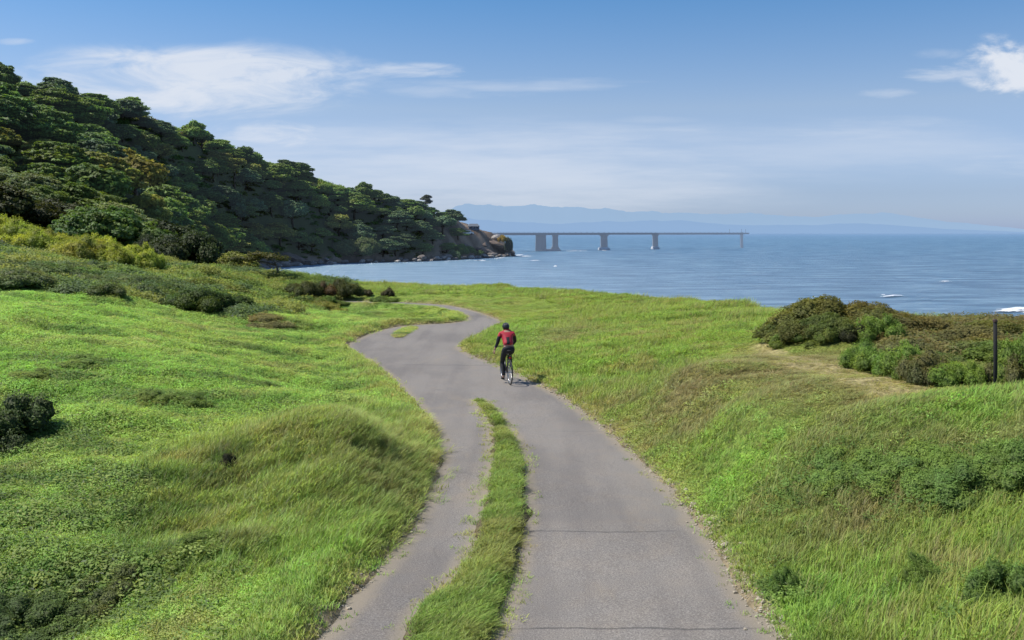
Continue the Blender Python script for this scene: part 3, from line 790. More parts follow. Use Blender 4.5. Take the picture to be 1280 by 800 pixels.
# ------------------------------------------------------------------ foliage meshes
def leafcloud(name, blobs, per, leaf, seed, upb=0.25, core=0.82, aspect=0.6, tint=None, rough=0.22):
    r = np.random.default_rng(seed)
    V, Qd, Cc = [], [], []; base = 0
    ico = bmesh.new(); bmesh.ops.create_icosphere(ico, subdivisions=2, radius=1.0)
    iv = np.array([v.co[:] for v in ico.verts]); it = np.array([[v.index for v in f.verts] for f in ico.faces]); ico.free()
    TR = []
    for bi, (c, rad) in enumerate(blobs):
        c = np.array(c); rad = np.array(rad)
        n = int(per * (rad[0] * rad[1] + rad[0] * rad[2] + rad[1] * rad[2]) / 3)
        d = r.normal(0, 1, (int(n * 1.7), 3)); d /= np.linalg.norm(d, axis=1)[:, None]
        d = d[d[:, 2] > -0.45 - 0.4 * r.uniform(size=len(d))][:n]; n = len(d)
        # lumpy surface
        lump = 1 + rough * np.sin(d[:, 0] * 5 + bi) * np.sin(d[:, 1] * 6 + 2 * bi) + rough * 0.7 * np.sin(d[:, 2] * 9 + d[:, 0] * 7 + bi)
        p = c + d * rad * (lump * r.uniform(0.86, 1.1, n) ** 1.0)[:, None]
        nr = d / rad; nr /= np.linalg.norm(nr, axis=1)[:, None]
        nr = nr * 0.8 + np.array((0, 0, upb)) + r.normal(0, 0.45, (n, 3)); nr /= np.linalg.norm(nr, axis=1)[:, None]
        u = np.cross(nr, r.normal(0, 1, (n, 3))); u /= np.linalg.norm(u, axis=1)[:, None]; v = np.cross(nr, u)
        s = (leaf * r.uniform(0.55, 1.35, n))[:, None]
        q = np.stack([p - u * s, p - v * s * aspect + nr * s * 0.15, p + u * s, p + v * s * aspect + nr * s * 0.15], 1).reshape(-1, 3)
        V.append(q); Qd.append(base + np.arange(n * 4).reshape(n, 4)); base += n * 4
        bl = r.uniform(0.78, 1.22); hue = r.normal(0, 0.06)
        k = (bl * r.uniform(0.7, 1.3, n) * (0.86 + 0.2 * d[:, 2]))[:, None] * np.array((1 + hue, 1.0, 1 - hue))[None]  # leaf colour darkens towards the underside, soft shade painted in
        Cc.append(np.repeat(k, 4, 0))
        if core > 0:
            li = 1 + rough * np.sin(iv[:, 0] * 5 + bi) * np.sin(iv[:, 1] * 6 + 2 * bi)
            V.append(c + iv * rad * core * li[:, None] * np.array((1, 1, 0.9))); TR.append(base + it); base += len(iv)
            Cc.append(np.full((len(iv), 3), 0.6))  # inner core coloured darker, painted shade behind the leaves
    return mesh_np(name, np.vstack(V), [np.vstack(Qd)] + ([np.vstack(TR)] if TR else []), np.vstack(Cc))

def tree_meshes(kind, seed, leaf=0.27, per=72):
    """crown and trunk of a tree about 8 m tall"""
    r = np.random.default_rng(seed); blobs = []; limbs = []
    if kind == 'flat':
        lean = r.uniform(0.3, 1.1)
        for tier, (z, R, k, rz) in enumerate(((3.4, 2.9, 6, 0.85), (5.0, 2.6, 6, 0.8), (6.3, 1.9, 5, 0.75), (7.2, 0.9, 3, 0.65))):
            for i in range(k):
                a = 2 * math.pi * (i + r.uniform(0, 0.7)) / k + tier
                q = R * r.uniform(0.35, 1.25)
                blobs.append(((q * math.cos(a) + lean * z * 0.22, q * math.sin(a), z + r.uniform(-0.45, 0.45)), (r.uniform(1.5, 2.4), r.uniform(1.5, 2.4), rz * r.uniform(0.62, 0.95))))
    elif kind == 'round':
        for i in range(20):
            a = r.uniform(0, 6.283); e = r.uniform(-0.35, 1.0); q = math.sqrt(max(0, 1 - max(e, 0) ** 2))
            blobs.append(((2.5 * q * math.cos(a) * r.uniform(.5, 1), 2.5 * q * math.sin(a) * r.uniform(.5, 1), 4.2 + 2.6 * e), (r.uniform(1.0, 1.7), r.uniform(1.0, 1.7), r.uniform(0.9, 1.4))))
    elif kind == 'tall':
        for i in range(19):
            z = 2.6 + 6.2 * (i / 18); R = 2.3 * (1 - (i / 18) ** 1.6) + 0.25
            a = i * 2.4
            blobs.append(((R * 0.7 * math.cos(a), R * 0.7 * math.sin(a), z + r.uniform(-.3, .3)), (r.uniform(0.8, 1.3), r.uniform(0.8, 1.3), r.uniform(0.6, 0.95))))
    elif kind == 'low':
        for i in range(22):
            a = r.uniform(0, 6.283); q = math.sqrt(r.uniform())
            blobs.append(((3.4 * q * math.cos(a) + 0.4, 2.8 * q * math.sin(a), 1.3 + 2.6 * (1 - q * q) + r.uniform(-.4, .4) + 0.18 * q * math.cos(a)), (r.uniform(1.0, 1.7), r.uniform(1.0, 1.6), r.uniform(0.6, 1.0))))
    elif kind == 'open':
        for i in range(11):
            a = r.uniform(0, 6.283); z = r.uniform(4.0, 7.6); q = r.uniform(0.3, 1.0) * (2.6 if z < 6.8 else 1.4)
            blobs.append(((q * math.cos(a) + 0.5, q * math.sin(a), z), (r.uniform(0.8, 1.35), r.uniform(0.8, 1.35), r.uniform(0.35, 0.6))))
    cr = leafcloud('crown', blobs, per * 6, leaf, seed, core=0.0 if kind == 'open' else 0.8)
    mb = MB()
    top = max(b[0][2] for b in blobs) - 0.4
    mb.tube([(0, 0, -0.8), (0.12, 0.03, top * 0.35), (0.35, -0.06, top * 0.7), (0.55, 0.0, top)], [0.32, 0.24, 0.14, 0.05], 7)
    for b in blobs[::2]:
        z0 = min(b[0][2] * 0.62, top * 0.8); f = z0 / top
        s0 = Vector((0.12 + 0.35 * f, 0, z0)); e0 = Vector(b[0])
        mb.tube([s0, s0.lerp(e0, 0.5) + Vector((0, 0, -0.15)), e0], [0.10, 0.07, 0.03], 5)
    return cr, mb.mesh('trunk', True)

KINDS = [('flat', 1), ('flat', 2), ('flat', 3), ('round', 4), ('round', 5), ('tall', 6), ('low', 7), ('low', 8), ('open', 9), ('round', 10)]
TREES = []
for k, s in KINDS:
    cr, tk = tree_meshes(k, s)
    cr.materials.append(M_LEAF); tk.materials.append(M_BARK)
    TREES.append((k, cr, tk))
FINE = []
for k, s in (('low', 21), ('low', 22), ('round', 23), ('open', 24)):
    cr, tk = tree_meshes(k, s, leaf=0.17, per=150)
    cr.materials.append(M_LEAF); tk.materials.append(M_BARK)
    FINE.append((k, cr, tk))

def put_tree(src, loc, scale, rz, color, sq=1.0):
    k, cr, tk = src
    root = empty('tree', loc, rz)
    root.scale = (scale, scale, scale * sq)
    c = link('crown', cr, None, root); c.color = (*color, 1)
    t = link('trunk', tk, None, root)
    return root

def bush_mesh(seed, style):
    r = np.random.default_rng(seed); blobs = []
    if style == 'dome':
        for i in range(13):
            a = r.uniform(0, 6.283); q = math.sqrt(r.uniform()) * 0.72
            blobs.append(((q * math.cos(a), q * math.sin(a), 0.12 + 0.5 * (1 - q * q) * r.uniform(.8, 1.1)), (r.uniform(.26, .42), r.uniform(.26, .42), r.uniform(.24, .36))))
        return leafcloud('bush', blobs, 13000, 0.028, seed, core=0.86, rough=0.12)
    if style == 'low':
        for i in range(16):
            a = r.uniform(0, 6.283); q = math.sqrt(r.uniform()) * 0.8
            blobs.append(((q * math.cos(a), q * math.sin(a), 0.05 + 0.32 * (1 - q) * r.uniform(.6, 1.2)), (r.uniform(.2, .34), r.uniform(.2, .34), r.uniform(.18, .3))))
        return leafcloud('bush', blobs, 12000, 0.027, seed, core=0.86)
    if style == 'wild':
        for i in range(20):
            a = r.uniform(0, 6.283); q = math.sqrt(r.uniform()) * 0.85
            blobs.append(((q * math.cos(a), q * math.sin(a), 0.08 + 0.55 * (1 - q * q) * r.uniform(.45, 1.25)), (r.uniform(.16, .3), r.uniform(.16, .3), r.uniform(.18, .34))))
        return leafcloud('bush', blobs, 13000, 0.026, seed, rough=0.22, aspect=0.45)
BUSH = {st: [] for st in ('dome', 'low', 'wild')}
for st, seeds in (('dome', (31, 32, 33)), ('low', (41, 42, 43)), ('wild', (51, 52, 53))):
    for s in seeds:
        m = bush_mesh(s, st); m.materials.append(M_LEAF); BUSH[st].append(m)

def put_bush(name, loc, rx, h, color, style, label, cat='shrub', group=None, ry=None):
    m = random.choice(BUSH[style])
    o = link(name, m, None, None, (loc[0], loc[1], loc[2] - 0.06 * h))
    o.rotation_euler = (0, 0, random.uniform(0, 6.28)) if ry is None else (0, 0, random.uniform(-.2, .2))
    o.scale = (rx, ry or rx, h / 0.8)
    if loc[1] < 40:                                   # low plants follow the fall of the ground
        e = 0.45; x_, y_ = loc[0], loc[1]
        zz = terrain(np.array([x_ - e, x_ + e, x_, x_]), np.array([y_, y_, y_ - e, y_ + e]))
        nrm = Vector((-(zz[1] - zz[0]) / (2 * e), -(zz[3] - zz[2]) / (2 * e), 1)).normalized()
        o.rotation_euler = (Vector((0, 0, 1)).rotation_difference(nrm).to_matrix() @ Matrix.Rotation(o.rotation_euler.z, 3, 'Z')).to_euler()
        o.location.z = min(loc[2], float(zz.mean())) - 0.08 * h
    o.color = (*color, 1)
    return tag(o, label, cat, group)

# ------------------------------------------------------------------ colours of leaves
DKG = (0.120, 0.205, 0.060); MIDG = (0.180, 0.285, 0.068); OLV = (0.235, 0.265, 0.068); GRY = (0.180, 0.235, 0.105); YEL = (0.34, 0.41, 0.055); BRN = (0.125, 0.085, 0.040); LTG = (0.13, 0.20, 0.04); BLU = (0.125, 0.205, 0.110)

ORD = ['first', 'second', 'third', 'fourth', 'fifth', 'sixth', 'seventh', 'eighth', 'ninth', 'tenth', 'eleventh', 'twelfth', 'thirteenth', 'fourteenth', 'fifteenth', 'sixteenth', 'seventeenth', 'eighteenth', 'nineteenth', 'twentieth']
TENS = {2: ('twenty', 'twentieth'), 3: ('thirty', 'thirtieth'), 4: ('forty', 'fortieth'), 5: ('fifty', 'fiftieth'), 6: ('sixty', 'sixtieth'), 7: ('seventy', 'seventieth'), 8: ('eighty', 'eightieth'), 9: ('ninety', 'ninetieth')}
def ordinal(i):
    if i < 20: return ORD[i]
    n = i + 1
    return TENS[n // 10][1] if n % 10 == 0 else TENS[n // 10][0] + '-' + ORD[n % 10 - 1]

# ------------------------------------------------------------------ wood on the hill: every tree a thing
HIDDEN = set()
def wood():
    spots = []
    ridge = [(565, 455, 266), (530, 446, 255), (470, 424, 236), (420, 409, 221), (370, 394, 207), (320, 374, 196), (280, 354, 177), (240, 334, 158), (200, 314, 143), (150, 299, 131), (110, 284, 113), (60, 269, 94), (0, 256, 84), (-40, 250, 76)]
    R = np.array([(at(a, b), b) for a, b, _ in ridge])
    L = catmull(R, 5.4)
    for x, y in L: spots.append((x + random.uniform(-1, 1), y + random.uniform(-2, 2), 'the skyline of the hill', 'skyline'))
    # slope: dart throwing on the land between shore and ridge
    pts = [(s[0], s[1]) for s in spots]
    rg = np.random.default_rng(11)
    cand = np.stack([rg.uniform(-150, 5, 9000), rg.uniform(82, 460, 9000)], -1)
    cs = -poly_sd(cand[:, 0], cand[:, 1], COAST)
    for (x, y), d in zip(cand, cs):
        px = HX + F * x / y
        if px < -30 or px > 592 or d < 7: continue
        # before the ridge
        yr = np.interp(px, [r[0] for r in ridge][::-1], [r[1] for r in ridge][::-1])
        if y > yr - 4: continue
        if y < 118 and not (px < 60 and y > 100): continue
        if 240 < px < 330 and 150 < y < 260 and rg.uniform() < 0.45: continue
        sp = 5.6 + 1.6 * (y < 240) - 0.8 * (y < 150)
        if all((x - a) ** 2 + (y - b) ** 2 > sp * sp for a, b in pts):
            pts.append((x, y)); spots.append((x, y, None, None))
    XY = np.array([(s[0], s[1]) for s in spots]); Z = terrain(XY[:, 0], XY[:, 1])
    rec = []
    for i, ((x, y, w, zone), z) in enumerate(zip(spots, Z)):
        px = HX + F * x / y; py = HY - F * (z + 4 - CAMZ) / y
        if z < 1.0: continue
        rr = random.Random(1000 + i); sc = rr.choice((0.75, 0.95, 1.0, 1.1, 1.25, 1.45)) * rr.uniform(0.92, 1.08)
        if zone == 'skyline':
            sc = min(sc, 1.1); k = rr.choice((0, 1, 2, 0, 1, 3, 4, 9)); col = rr.choice((DKG, MIDG, MIDG, BLU))
        elif y < 160:
            k = rr.choice((6, 7, 3, 6, 7)); col = rr.choice((GRY, GRY, GRY, OLV, LTG)) if px < 235 else rr.choice((MIDG, OLV))
            sc *= 0.8
        elif px > 430:
            k = rr.choice((0, 1, 2, 0, 1, 3, 9)); col = rr.choice((DKG, DKG, BLU, MIDG))
        else:
            k = rr.choice((0, 1, 2, 3, 1, 2, 4, 7, 6, 5, 9, 8)); col = rr.choice((DKG, MIDG, DKG, OLV, BLU, MIDG, LTG))
            if 230 < px < 350 and y < 280: k = rr.choice((6, 7, 6)); col = rr.choice(((0.17, 0.21, 0.05), (0.20, 0.20, 0.06), (0.16, 0.23, 0.05))); sc *= 0.75
        if zone is None and abs(px - 160) < 22 and 190 < y < 235: k = 3; col = (0.29, 0.27, 0.05); sc = 1.5
        rec.append([i, x, y, float(z), k, col, sc, px, py, zone])
    names = {(0.17, 0.21, 0.05): 'pale green', (0.20, 0.20, 0.06): 'tawny green', (0.16, 0.23, 0.05): 'fresh green', DKG: 'dark green', MIDG: 'mid green', OLV: 'olive green', GRY: 'grey-green', LTG: 'light green', BLU: 'bluish green', (0.29, 0.27, 0.05): 'yellow-tinged'}
    forms = {'flat': 'flat-layered', 'round': 'round-headed', 'tall': 'pointed', 'low': 'low spreading', 'open': 'open-crowned'}
    cnt = {}
    rec = [q for q in rec if q[0] not in HIDDEN]
    for i, x, y, z, k, col, sc, px, py, zone in sorted(rec, key=lambda q: -q[7]):
        if zone == 'skyline': where = 'on the hill skyline'
        elif y < 160: where = 'behind the yellow-green shrubs'
        elif py > 285: where = 'low above the cove'
        elif py > 235: where = 'halfway up the wooded hill'
        else: where = 'high on the wooded hill'
        src = TREES[k]; key = (names[col], forms[src[0]], where)
        n = cnt[key] = cnt.get(key, -1) + 1
        rr = random.Random(5000 + i); jc = rr.uniform(0.7, 1.3)
        src2 = FINE[k % 3] if y < 160 else src
        t = put_tree(src2, (x, y, z), sc * 1.18, rr.uniform(-0.6, 0.6) + (math.pi if rr.random() < .25 else 0), tuple(v * jc for v in col), rr.uniform(0.62, 0.82) if src[0] != 'tall' else 0.9)
        t['tree_id'] = i
        tag(t, f'{ordinal(n)} {key[0]} {key[1]} tree {where}, from the bridge end', 'tree', 'trees of the wooded hill')
wood()

# scrub between the trunks: nobody could count it
def scrub():
    rg = np.random.default_rng(5)
    n = 16000
    y = 75 + 400 * rg.uniform(size=n) ** 1.3; px = rg.uniform(-60, 600, n); x = (px - HX) / F * y
    d = -poly_sd(x, y, COAST)
    k = (d > 5) & ((y > 100) | (x < -20)); x, y, px = x[k], y[k], px[k]
    z = terrain(x, y); k = (z > 1.5) & ~((x > -42) & (y > 430)); x, y, z, px = x[k], y[k], z[k], px[k]
    n = len(x); s = rg.uniform(0.9, 1.9, n) * np.clip(y / 200, 0.5, 1.3)
    f = fbm(x / 16, y / 16, 77, 3)
    c = np.where((f > 0.52)[:, None], np.array(OLV), np.array(MIDG)) * rg.uniform(0.7, 1.25, n)[:, None]
    c = np.where((rg.uniform(size=n) < 0.12)[:, None], np.array(BRN), c)
    ms = [leafclump(150, 1.0, 0.75, 0.15, 400 + k) for k in range(3)]
    scatter('undergrowth', np.stack([x, y, z - 0.1], -1), np.stack([0 * x, 0 * x, rg.uniform(0, 6.28, n)], -1), np.stack([s, s, s * rg.uniform(.6, 1.2, n)], -1), c, rg.integers(0, 3, n), ms, M_GRASS, 'dense scrub covering the hillside beneath the trees')
scrub()

# ------------------------------------------------------------------ nearer trees and shrubs on the left
def near_left():
    # dark windswept trees behind the shrub bank
    for px, Y, sc, k, col, lab in [(110, 84, 0.9, 0, DKG, 'dark windswept tree behind the yellow-green shrubs, nearest the frame edge'),
                                   (150, 88, 1.05, 1, DKG, 'broad dark cypress-like tree with a silvery sunlit top behind the shrub bank'),
                                   (200, 90, 1.0, 0, (0.035, 0.055, 0.02), 'widest dark low tree behind the shrub bank'),
                                   (240, 92, 0.72, 1, DKG, 'dark low tree at the seaward end of the dark group'),
                                   (20, 88, 1.0, 1, (0.06, 0.07, 0.022), 'dark brownish tree above the yellow-green shrub bank'),
                                   (-20, 84, 1.0, 0, (0.05, 0.065, 0.02), 'dark tree cut by the frame edge above the yellow shrubs'),
                                   (62, 92, 1.0, 0, (0.055, 0.07, 0.03), 'dark tree between the brownish tree and the cypress-like tree'),
                                   (292, 78, 0.5, 0, OLV, 'olive yellow-topped low tree beside the small leaning tree')]:
        x = at(px, Y); z = float(terrain(np.array([x]), np.array([Y]))[0])
        t = put_tree(FINE[k], (x, Y, z - 0.3), sc, random.uniform(-.3, .3), col, 0.95)
        tag(t, lab, 'tree', 'dark trees behind the shrub bank')
    # the small leaning tree against the water
    x, Y = at(349, 66), 66.0; z = float(terrain(np.array([x]), np.array([Y]))[0])
    t = empty('leaning_tree', (x, Y, z))
    mb = MB(); mb.tube([(0, 0, -0.2), (-0.08, 0, 0.35), (-0.22, 0, 0.75), (-0.40, 0, 1.05)], [0.085, 0.07, 0.055, 0.03], 7)
    for e in ((-1.3, 0.2, 1.05), (0.2, -0.3, 1.12), (-0.6, 0.5, 1.25), (-1.9, -0.2, 1.1)): mb.tube([(-0.22, 0, 0.72), (-0.3 + e[0] * .4, e[1] * .4, 0.95), e], [0.045, 0.03, 0.012], 5)
    mb.build('trunk', M_BARK, t, True)
    bl = [((-1.9, 0, 1.15), (.6, .5, .2)), ((-1.2, .3, 1.35), (.7, .6, .24)), ((-.5, -.2, 1.35), (.7, .6, .24)), ((.15, .1, 1.2), (.5, .5, .17)), ((-2.5, .1, 1.2), (.6, .5, .22)), ((-1.5, -.3, 1.5), (.6, .5, .2)), ((.45, 0, 1.1), (.28, .3, .12)), ((-3.1, 0, 1.15), (.5, .5, .3))]
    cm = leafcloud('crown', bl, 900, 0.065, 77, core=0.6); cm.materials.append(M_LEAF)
    c = link('crown', cm, None, t); c.color = (0.11, 0.12, 0.03, 1)
    tag(t, 'small leaning tree with a flat crown and bare bent trunk against the cove', 'tree')
    # two dark rounded bushes
    for px, Y, rx, h, lab in [(186, 74, 1.6, 2.0, 'smaller dark rounded bush beneath the dark trees'), (232, 72, 2.9, 2.5, 'large dark dome-shaped bush beside the olive low tree')]:
        x = at(px, Y); z = float(terrain(np.array([x]), np.array([Y]))[0])
        put_bush('bush', (x, Y, z), rx, h, (0.050, 0.075, 0.026), 'dome', lab, 'bush')
    cnt = {}
    def row(items, style, cols, desc, where, cat='shrub', grp=None):
        for px, py, rx, h in items:
            p = hit(px, py)
            c = random.choice(cols); j = random.uniform(0.85, 1.15)
            n = cnt[(desc, where)] = cnt.get((desc, where), -1) + 1
            put_bush('shrub', p, rx, h, tuple(v * j for v in c), style, f'{ordinal(n)} {desc} {where}', cat, grp)
    rg = random.Random(3)
    it = []
    for k in range(17):
        f = k / 16; it.append((2 + 185 * (1 - f) + rg.uniform(-5, 5), 340 - 36 * f + rg.uniform(-6, 4), rg.uniform(1.1, 1.7), rg.uniform(0.9, 1.4)))
    for k in range(8):
        f = k / 7; it.append((5 + 120 * (1 - f), 322 - 20 * f, rg.uniform(1.3, 1.9), rg.uniform(1.0, 1.5)))
    row(it, 'wild', [YEL, YEL, (0.30, 0.33, 0.06)], 'yellow-green shrub', 'on the bank above the lawn, counted from the cove', grp='yellow-green shrubs on the bank')
    it = []
    for k in range(30):
        f = k / 29; it.append((205 * (1 - f) + rg.uniform(-6, 6), 377 - 24 * f + rg.uniform(-26, 1), rg.uniform(0.9, 1.5), rg.uniform(0.55, 1.0)))
    row(it, 'low', [GRY, (0.15, 0.21, 0.075), (0.155, 0.235, 0.065)], 'grey-green low shrub', 'along the top edge of the lawn, counted from the cove', grp='grey-green shrubs edging the lawn')
    it = [(250, 392, 1.5, 0.95), (285, 388, 1.1, 0.75), (225, 386, 1.0, 0.6)]
    row(it, 'dome', [(0.075, 0.125, 0.03)], 'dense deep green shrub', 'at the lawn edge below the slope')
    it = []
    for k in range(48):
        px = rg.uniform(165, 430); lo = 345 + (px - 185) * 0.07; it.append((px, rg.uniform(lo, lo + 34), rg.uniform(0.55, 1.1), rg.uniform(0.3, 0.65)))
    it.sort(key=lambda q: -q[0])
    row(it, 'low', [LTG, (0.12, 0.17, 0.03), OLV, (0.16, 0.19, 0.03)], 'light green low shrub', 'on the slope before the cove, counted from the water', grp='low shrubs on the slope before the cove')
    it = [(438, 372, 0.8, 0.85), (425, 371, 0.9, 0.95), (385, 375, 1.0, 1.1), (372, 368, 0.9, 0.7)]
    row(it, 'dome', [(0.085, 0.10, 0.025)], 'olive rounded shrub', 'where the path runs out above the cove', grp='olive shrubs where the path ends')
    row([(406, 373, 1.1, 0.9)], 'wild', [(0.16, 0.11, 0.05)], 'brown leafless-looking shrub', 'between olive shrubs near the end of the path')
    row([(455, 370, 0.55, 0.5), (486, 371, 0.55, 0.55)], 'wild', [(0.09, 0.085, 0.045)], 'small brownish shrub', 'on the far verge beside the path')
    row([(480, 377, 1.0, 0.45)], 'low', [LTG], 'low green shrub', 'spilling over the far verge of the path')
    row([(332, 410, 1.2, 0.42)], 'wild', [(0.23, 0.225, 0.085)], 'dry brownish grass-like shrub', 'alone on the far lawn before the slope')
    row([(14, 556, 1.0, 0.75)], 'wild', [(0.085, 0.125, 0.040)], 'large very dark bush', 'at the frame edge in the middle of the lawn', 'bush')
    row([(140, 752, 0.5, 0.34)], 'wild', [(0.09, 0.125, 0.042)], 'dark bush', 'in the weedy hollow of the near lawn', 'bush')
    row([(70, 790, 0.75, 0.28), (20, 780, 0.6, 0.28), (110, 775, 0.4, 0.22)], 'wild', [(0.10, 0.17, 0.04), (0.085, 0.14, 0.038)], 'green leafy weed clump', 'in the shaded near corner of the lawn', 'weed')
    row([(288, 586, 0.16, 0.24), (432, 531, 0.10, 0.10)], 'wild', [(0.05, 0.05, 0.03)], 'little dark weed', 'on the long-grass mound by the path', 'weed')
    row([(190, 502, 0.6, 0.22), (240, 505, 0.5, 0.2), (100, 458, 0.8, 0.24), (240, 692, 0.5, 0.2), (45, 475, 0.7, 0.22), (330, 487, 0.5, 0.18)], 'wild',
        [(0.19, 0.29, 0.06), (0.16, 0.25, 0.06), (0.21, 0.30, 0.065)], 'low dark green weed patch', 'in the open lawn, from the black-green bush outward', 'weed', 'dark weed patches in the lawn')
near_left()

def near_right():
    def b(px, py, rx, h, col, style, lab, cat='bush', grp=None):
        p = hit(px, py); put_bush('bush', p, rx, h, col, style, lab, cat, grp)
    def w(x, y, rx, h, col, style, lab, cat='bush', grp=None):
        z = float(terrain(np.array([x]), np.array([y]))[0]); put_bush('bush', (x, y, z), rx, h, col, style, lab, cat, grp)
    rg = random.Random(12)
    OL, GN = (0.185, 0.195, 0.045), (0.165, 0.265, 0.050)
    # the rounded mound by the trail: overlapping bushes on a swell of the ground
    OD, OG = (0.135, 0.150, 0.038), (0.125, 0.165, 0.040)
    w(8.6, 26.6, 1.45, 0.80, OD, 'dome', 'tallest rounded olive bush of the scrub, crowning the mound beside the dirt trail')
    w(7.85, 26.6, 1.05, 0.55, OG, 'dome', 'olive-green bush on the meadow side of the scrub mound')
    w(9.7, 26.3, 1.3, 0.66, (0.15, 0.145, 0.045), 'dome', 'brownish olive bush on the post side of the scrub mound')
    w(7.7, 25.7, 0.9, 0.55, OD, 'dome', 'olive bush low on the front of the scrub mound')
    w(8.35, 25.3, 0.85, 0.60, OG, 'dome', 'olive-green bush beside the dark hollow of the scrub mound')
    w(7.35, 25.3, 0.6, 0.36, (0.15, 0.23, 0.05), 'wild', 'small light green bush where the scrub mound meets the meadow')
    w(8.0, 24.8, 0.6, 0.42, (0.14, 0.19, 0.045), 'wild', 'low green bush at the foot of the scrub mound')
    w(8.85, 24.6, 0.45, 0.42, (0.040, 0.050, 0.020), 'dome', 'small bush painted very dark for the shade in the scrub mound hollow')  # dark leaf colour put in as the shade of the hollow
    w(9.4, 24.6, 0.75, 0.62, GN, 'wild', 'green leafy bush just right of the dark hollow')
    w(9.5, 25.4, 0.8, 0.6, (0.155, 0.165, 0.05), 'dome', 'olive bush behind the green leafy bush by the hollow')
    k = 0
    for px, py, rx, h in [(1078, 462, 0.5, 0.55), (1105, 468, 0.6, 0.62), (1132, 473, 0.55, 0.55), (1160, 478, 0.55, 0.5), (1188, 482, 0.5, 0.42), (1208, 484, 0.42, 0.36), (1290, 488, 0.55, 0.75), (1276, 482, 0.5, 0.6)]:
        lab = f'{ordinal(k)} leafy green bush skirting the scrub, from the dark hollow to the post' if k < 6 else ('leafy bush cut by the frame edge beyond the black post' if k == 6 else 'leafy bush just beyond the black post')
        b(px, py, rx, h, GN if k % 4 < 3 else (0.14, 0.15, 0.06), 'wild', lab, grp='leafy bushes skirting the scrub'); k += 1
    n = 0
    for row, (y0, h) in enumerate(((21.7, 0.42), (22.9, 0.48), (24.3, 0.5), (25.8, 0.52), (27.4, 0.52))):
        x = 10.1 + 0.12 * row
        while x < 18.5:
            col = rg.choice(((0.190, 0.180, 0.065), (0.185, 0.185, 0.062), (0.165, 0.185, 0.055), (0.195, 0.170, 0.068)))
            if row < 2: col = rg.choice((col, (0.15, 0.20, 0.055), (0.14, 0.22, 0.05)))
            w(x, y0 + rg.uniform(-.4, .4) - (x - 10) * 0.10, rg.uniform(1.1, 1.4), h * rg.uniform(0.9, 1.1), col, 'low' if rg.random() < .4 else 'dome',
              f'{ordinal(n)} brown-tinged low bush of the scrub slope, row by row from the mound', grp='brown-tinged bushes of the scrub slope')
            n += 1; x += rg.uniform(1.05, 1.35)
    for px, py, rx, h, wh in [(1215, 612, 0.62, 0.13, 'largest dark leafy patch on the lip of the bank'), (1130, 600, 0.6, 0.10, 'dark leafy patch on the bank lip nearer the path'), (1275, 598, 0.6, 0.20, 'dark leafy patch on the bank lip at the frame edge'), (1180, 596, 0.5, 0.10, 'small leafy patch between the two larger ones on the bank lip'),
                              (1160, 735, 0.22, 0.20, 'dark rounded weed low on the near bank'), (1265, 745, 0.4, 0.18, 'dark weed patch at the frame edge of the near bank'), (1060, 590, 0.5, 0.08, 'flat dark weed patch at the end of the bank lip'), (985, 742, 0.2, 0.14, 'dark tuft at the foot of the bank beside the gravel')]:
        b(px, py, rx, h + 0.15, (0.150, 0.250, 0.060), 'wild', wh, 'shrub')
near_right()

# ------------------------------------------------------------------ black post
M_BLK = plain('black_paint', (0.012, 0.012, 0.013), 0.9)
M_RUST = plain('rusty_steel', (0.06, 0.03, 0.025), 0.7)
p = hit(1244, 490)
hp = 90 / F * p[1]
po = empty('post', p)
mb = MB(); mb.tube([(0, 0, -0.3), (0.004, 0, hp * 0.5), (0, 0, hp - 0.03)], 0.027, 10); mb.build('shaft', M_BLK, po, True)
mb = MB(); mb.tube([(0, 0, hp - 0.03), (0, 0, hp), (0, 0, hp + 0.012)], [0.034, 0.034, 0.022], 10); mb.build('cap', M_RUST, po)
tag(po, 'thin black metal post standing before the hedge above the sea', 'post')

# ------------------------------------------------------------------ shore rocks
def rock_mesh(seed):
    r = np.random.default_rng(seed)
    bm = bmesh.new(); bmesh.ops.create_icosphere(bm, subdivisions=3, radius=1.0)
    ax = r.normal(0, 1, (7, 3)); ax /= np.linalg.norm(ax, axis=1)[:, None]; off = r.uniform(0.55, 0.95, 7)
    for v in bm.verts:
        c = np.array(v.co)
        for a, o_ in zip(ax, off):
            d = c @ a - o_
            if d > 0: c = c - a * d * 0.9
        v.co = c * (1 + 0.05 * math.sin(c[0] * 9 + seed) * math.sin(c[1] * 8))
        v.co.z *= 0.75
    me = bpy.data.meshes.new('rock'); bm.to_mesh(me); bm.free(); return me
ROCK_D = [rock_mesh(k) for k in range(4)]; ROCK_P = [rock_mesh(k + 10) for k in range(3)]
for m in ROCK_D: m.materials.append(M_ROCK)
for m in ROCK_P: m.materials.append(M_PALE)
cnt = {}
rr = random.Random(8)
shore = catmull([(-84, 318), (-78, 347), (-64, 377), (-53, 386), (-41, 398), (-29, 418), (-16, 448), (-7, 468), (0.5, 494)], 3.6)
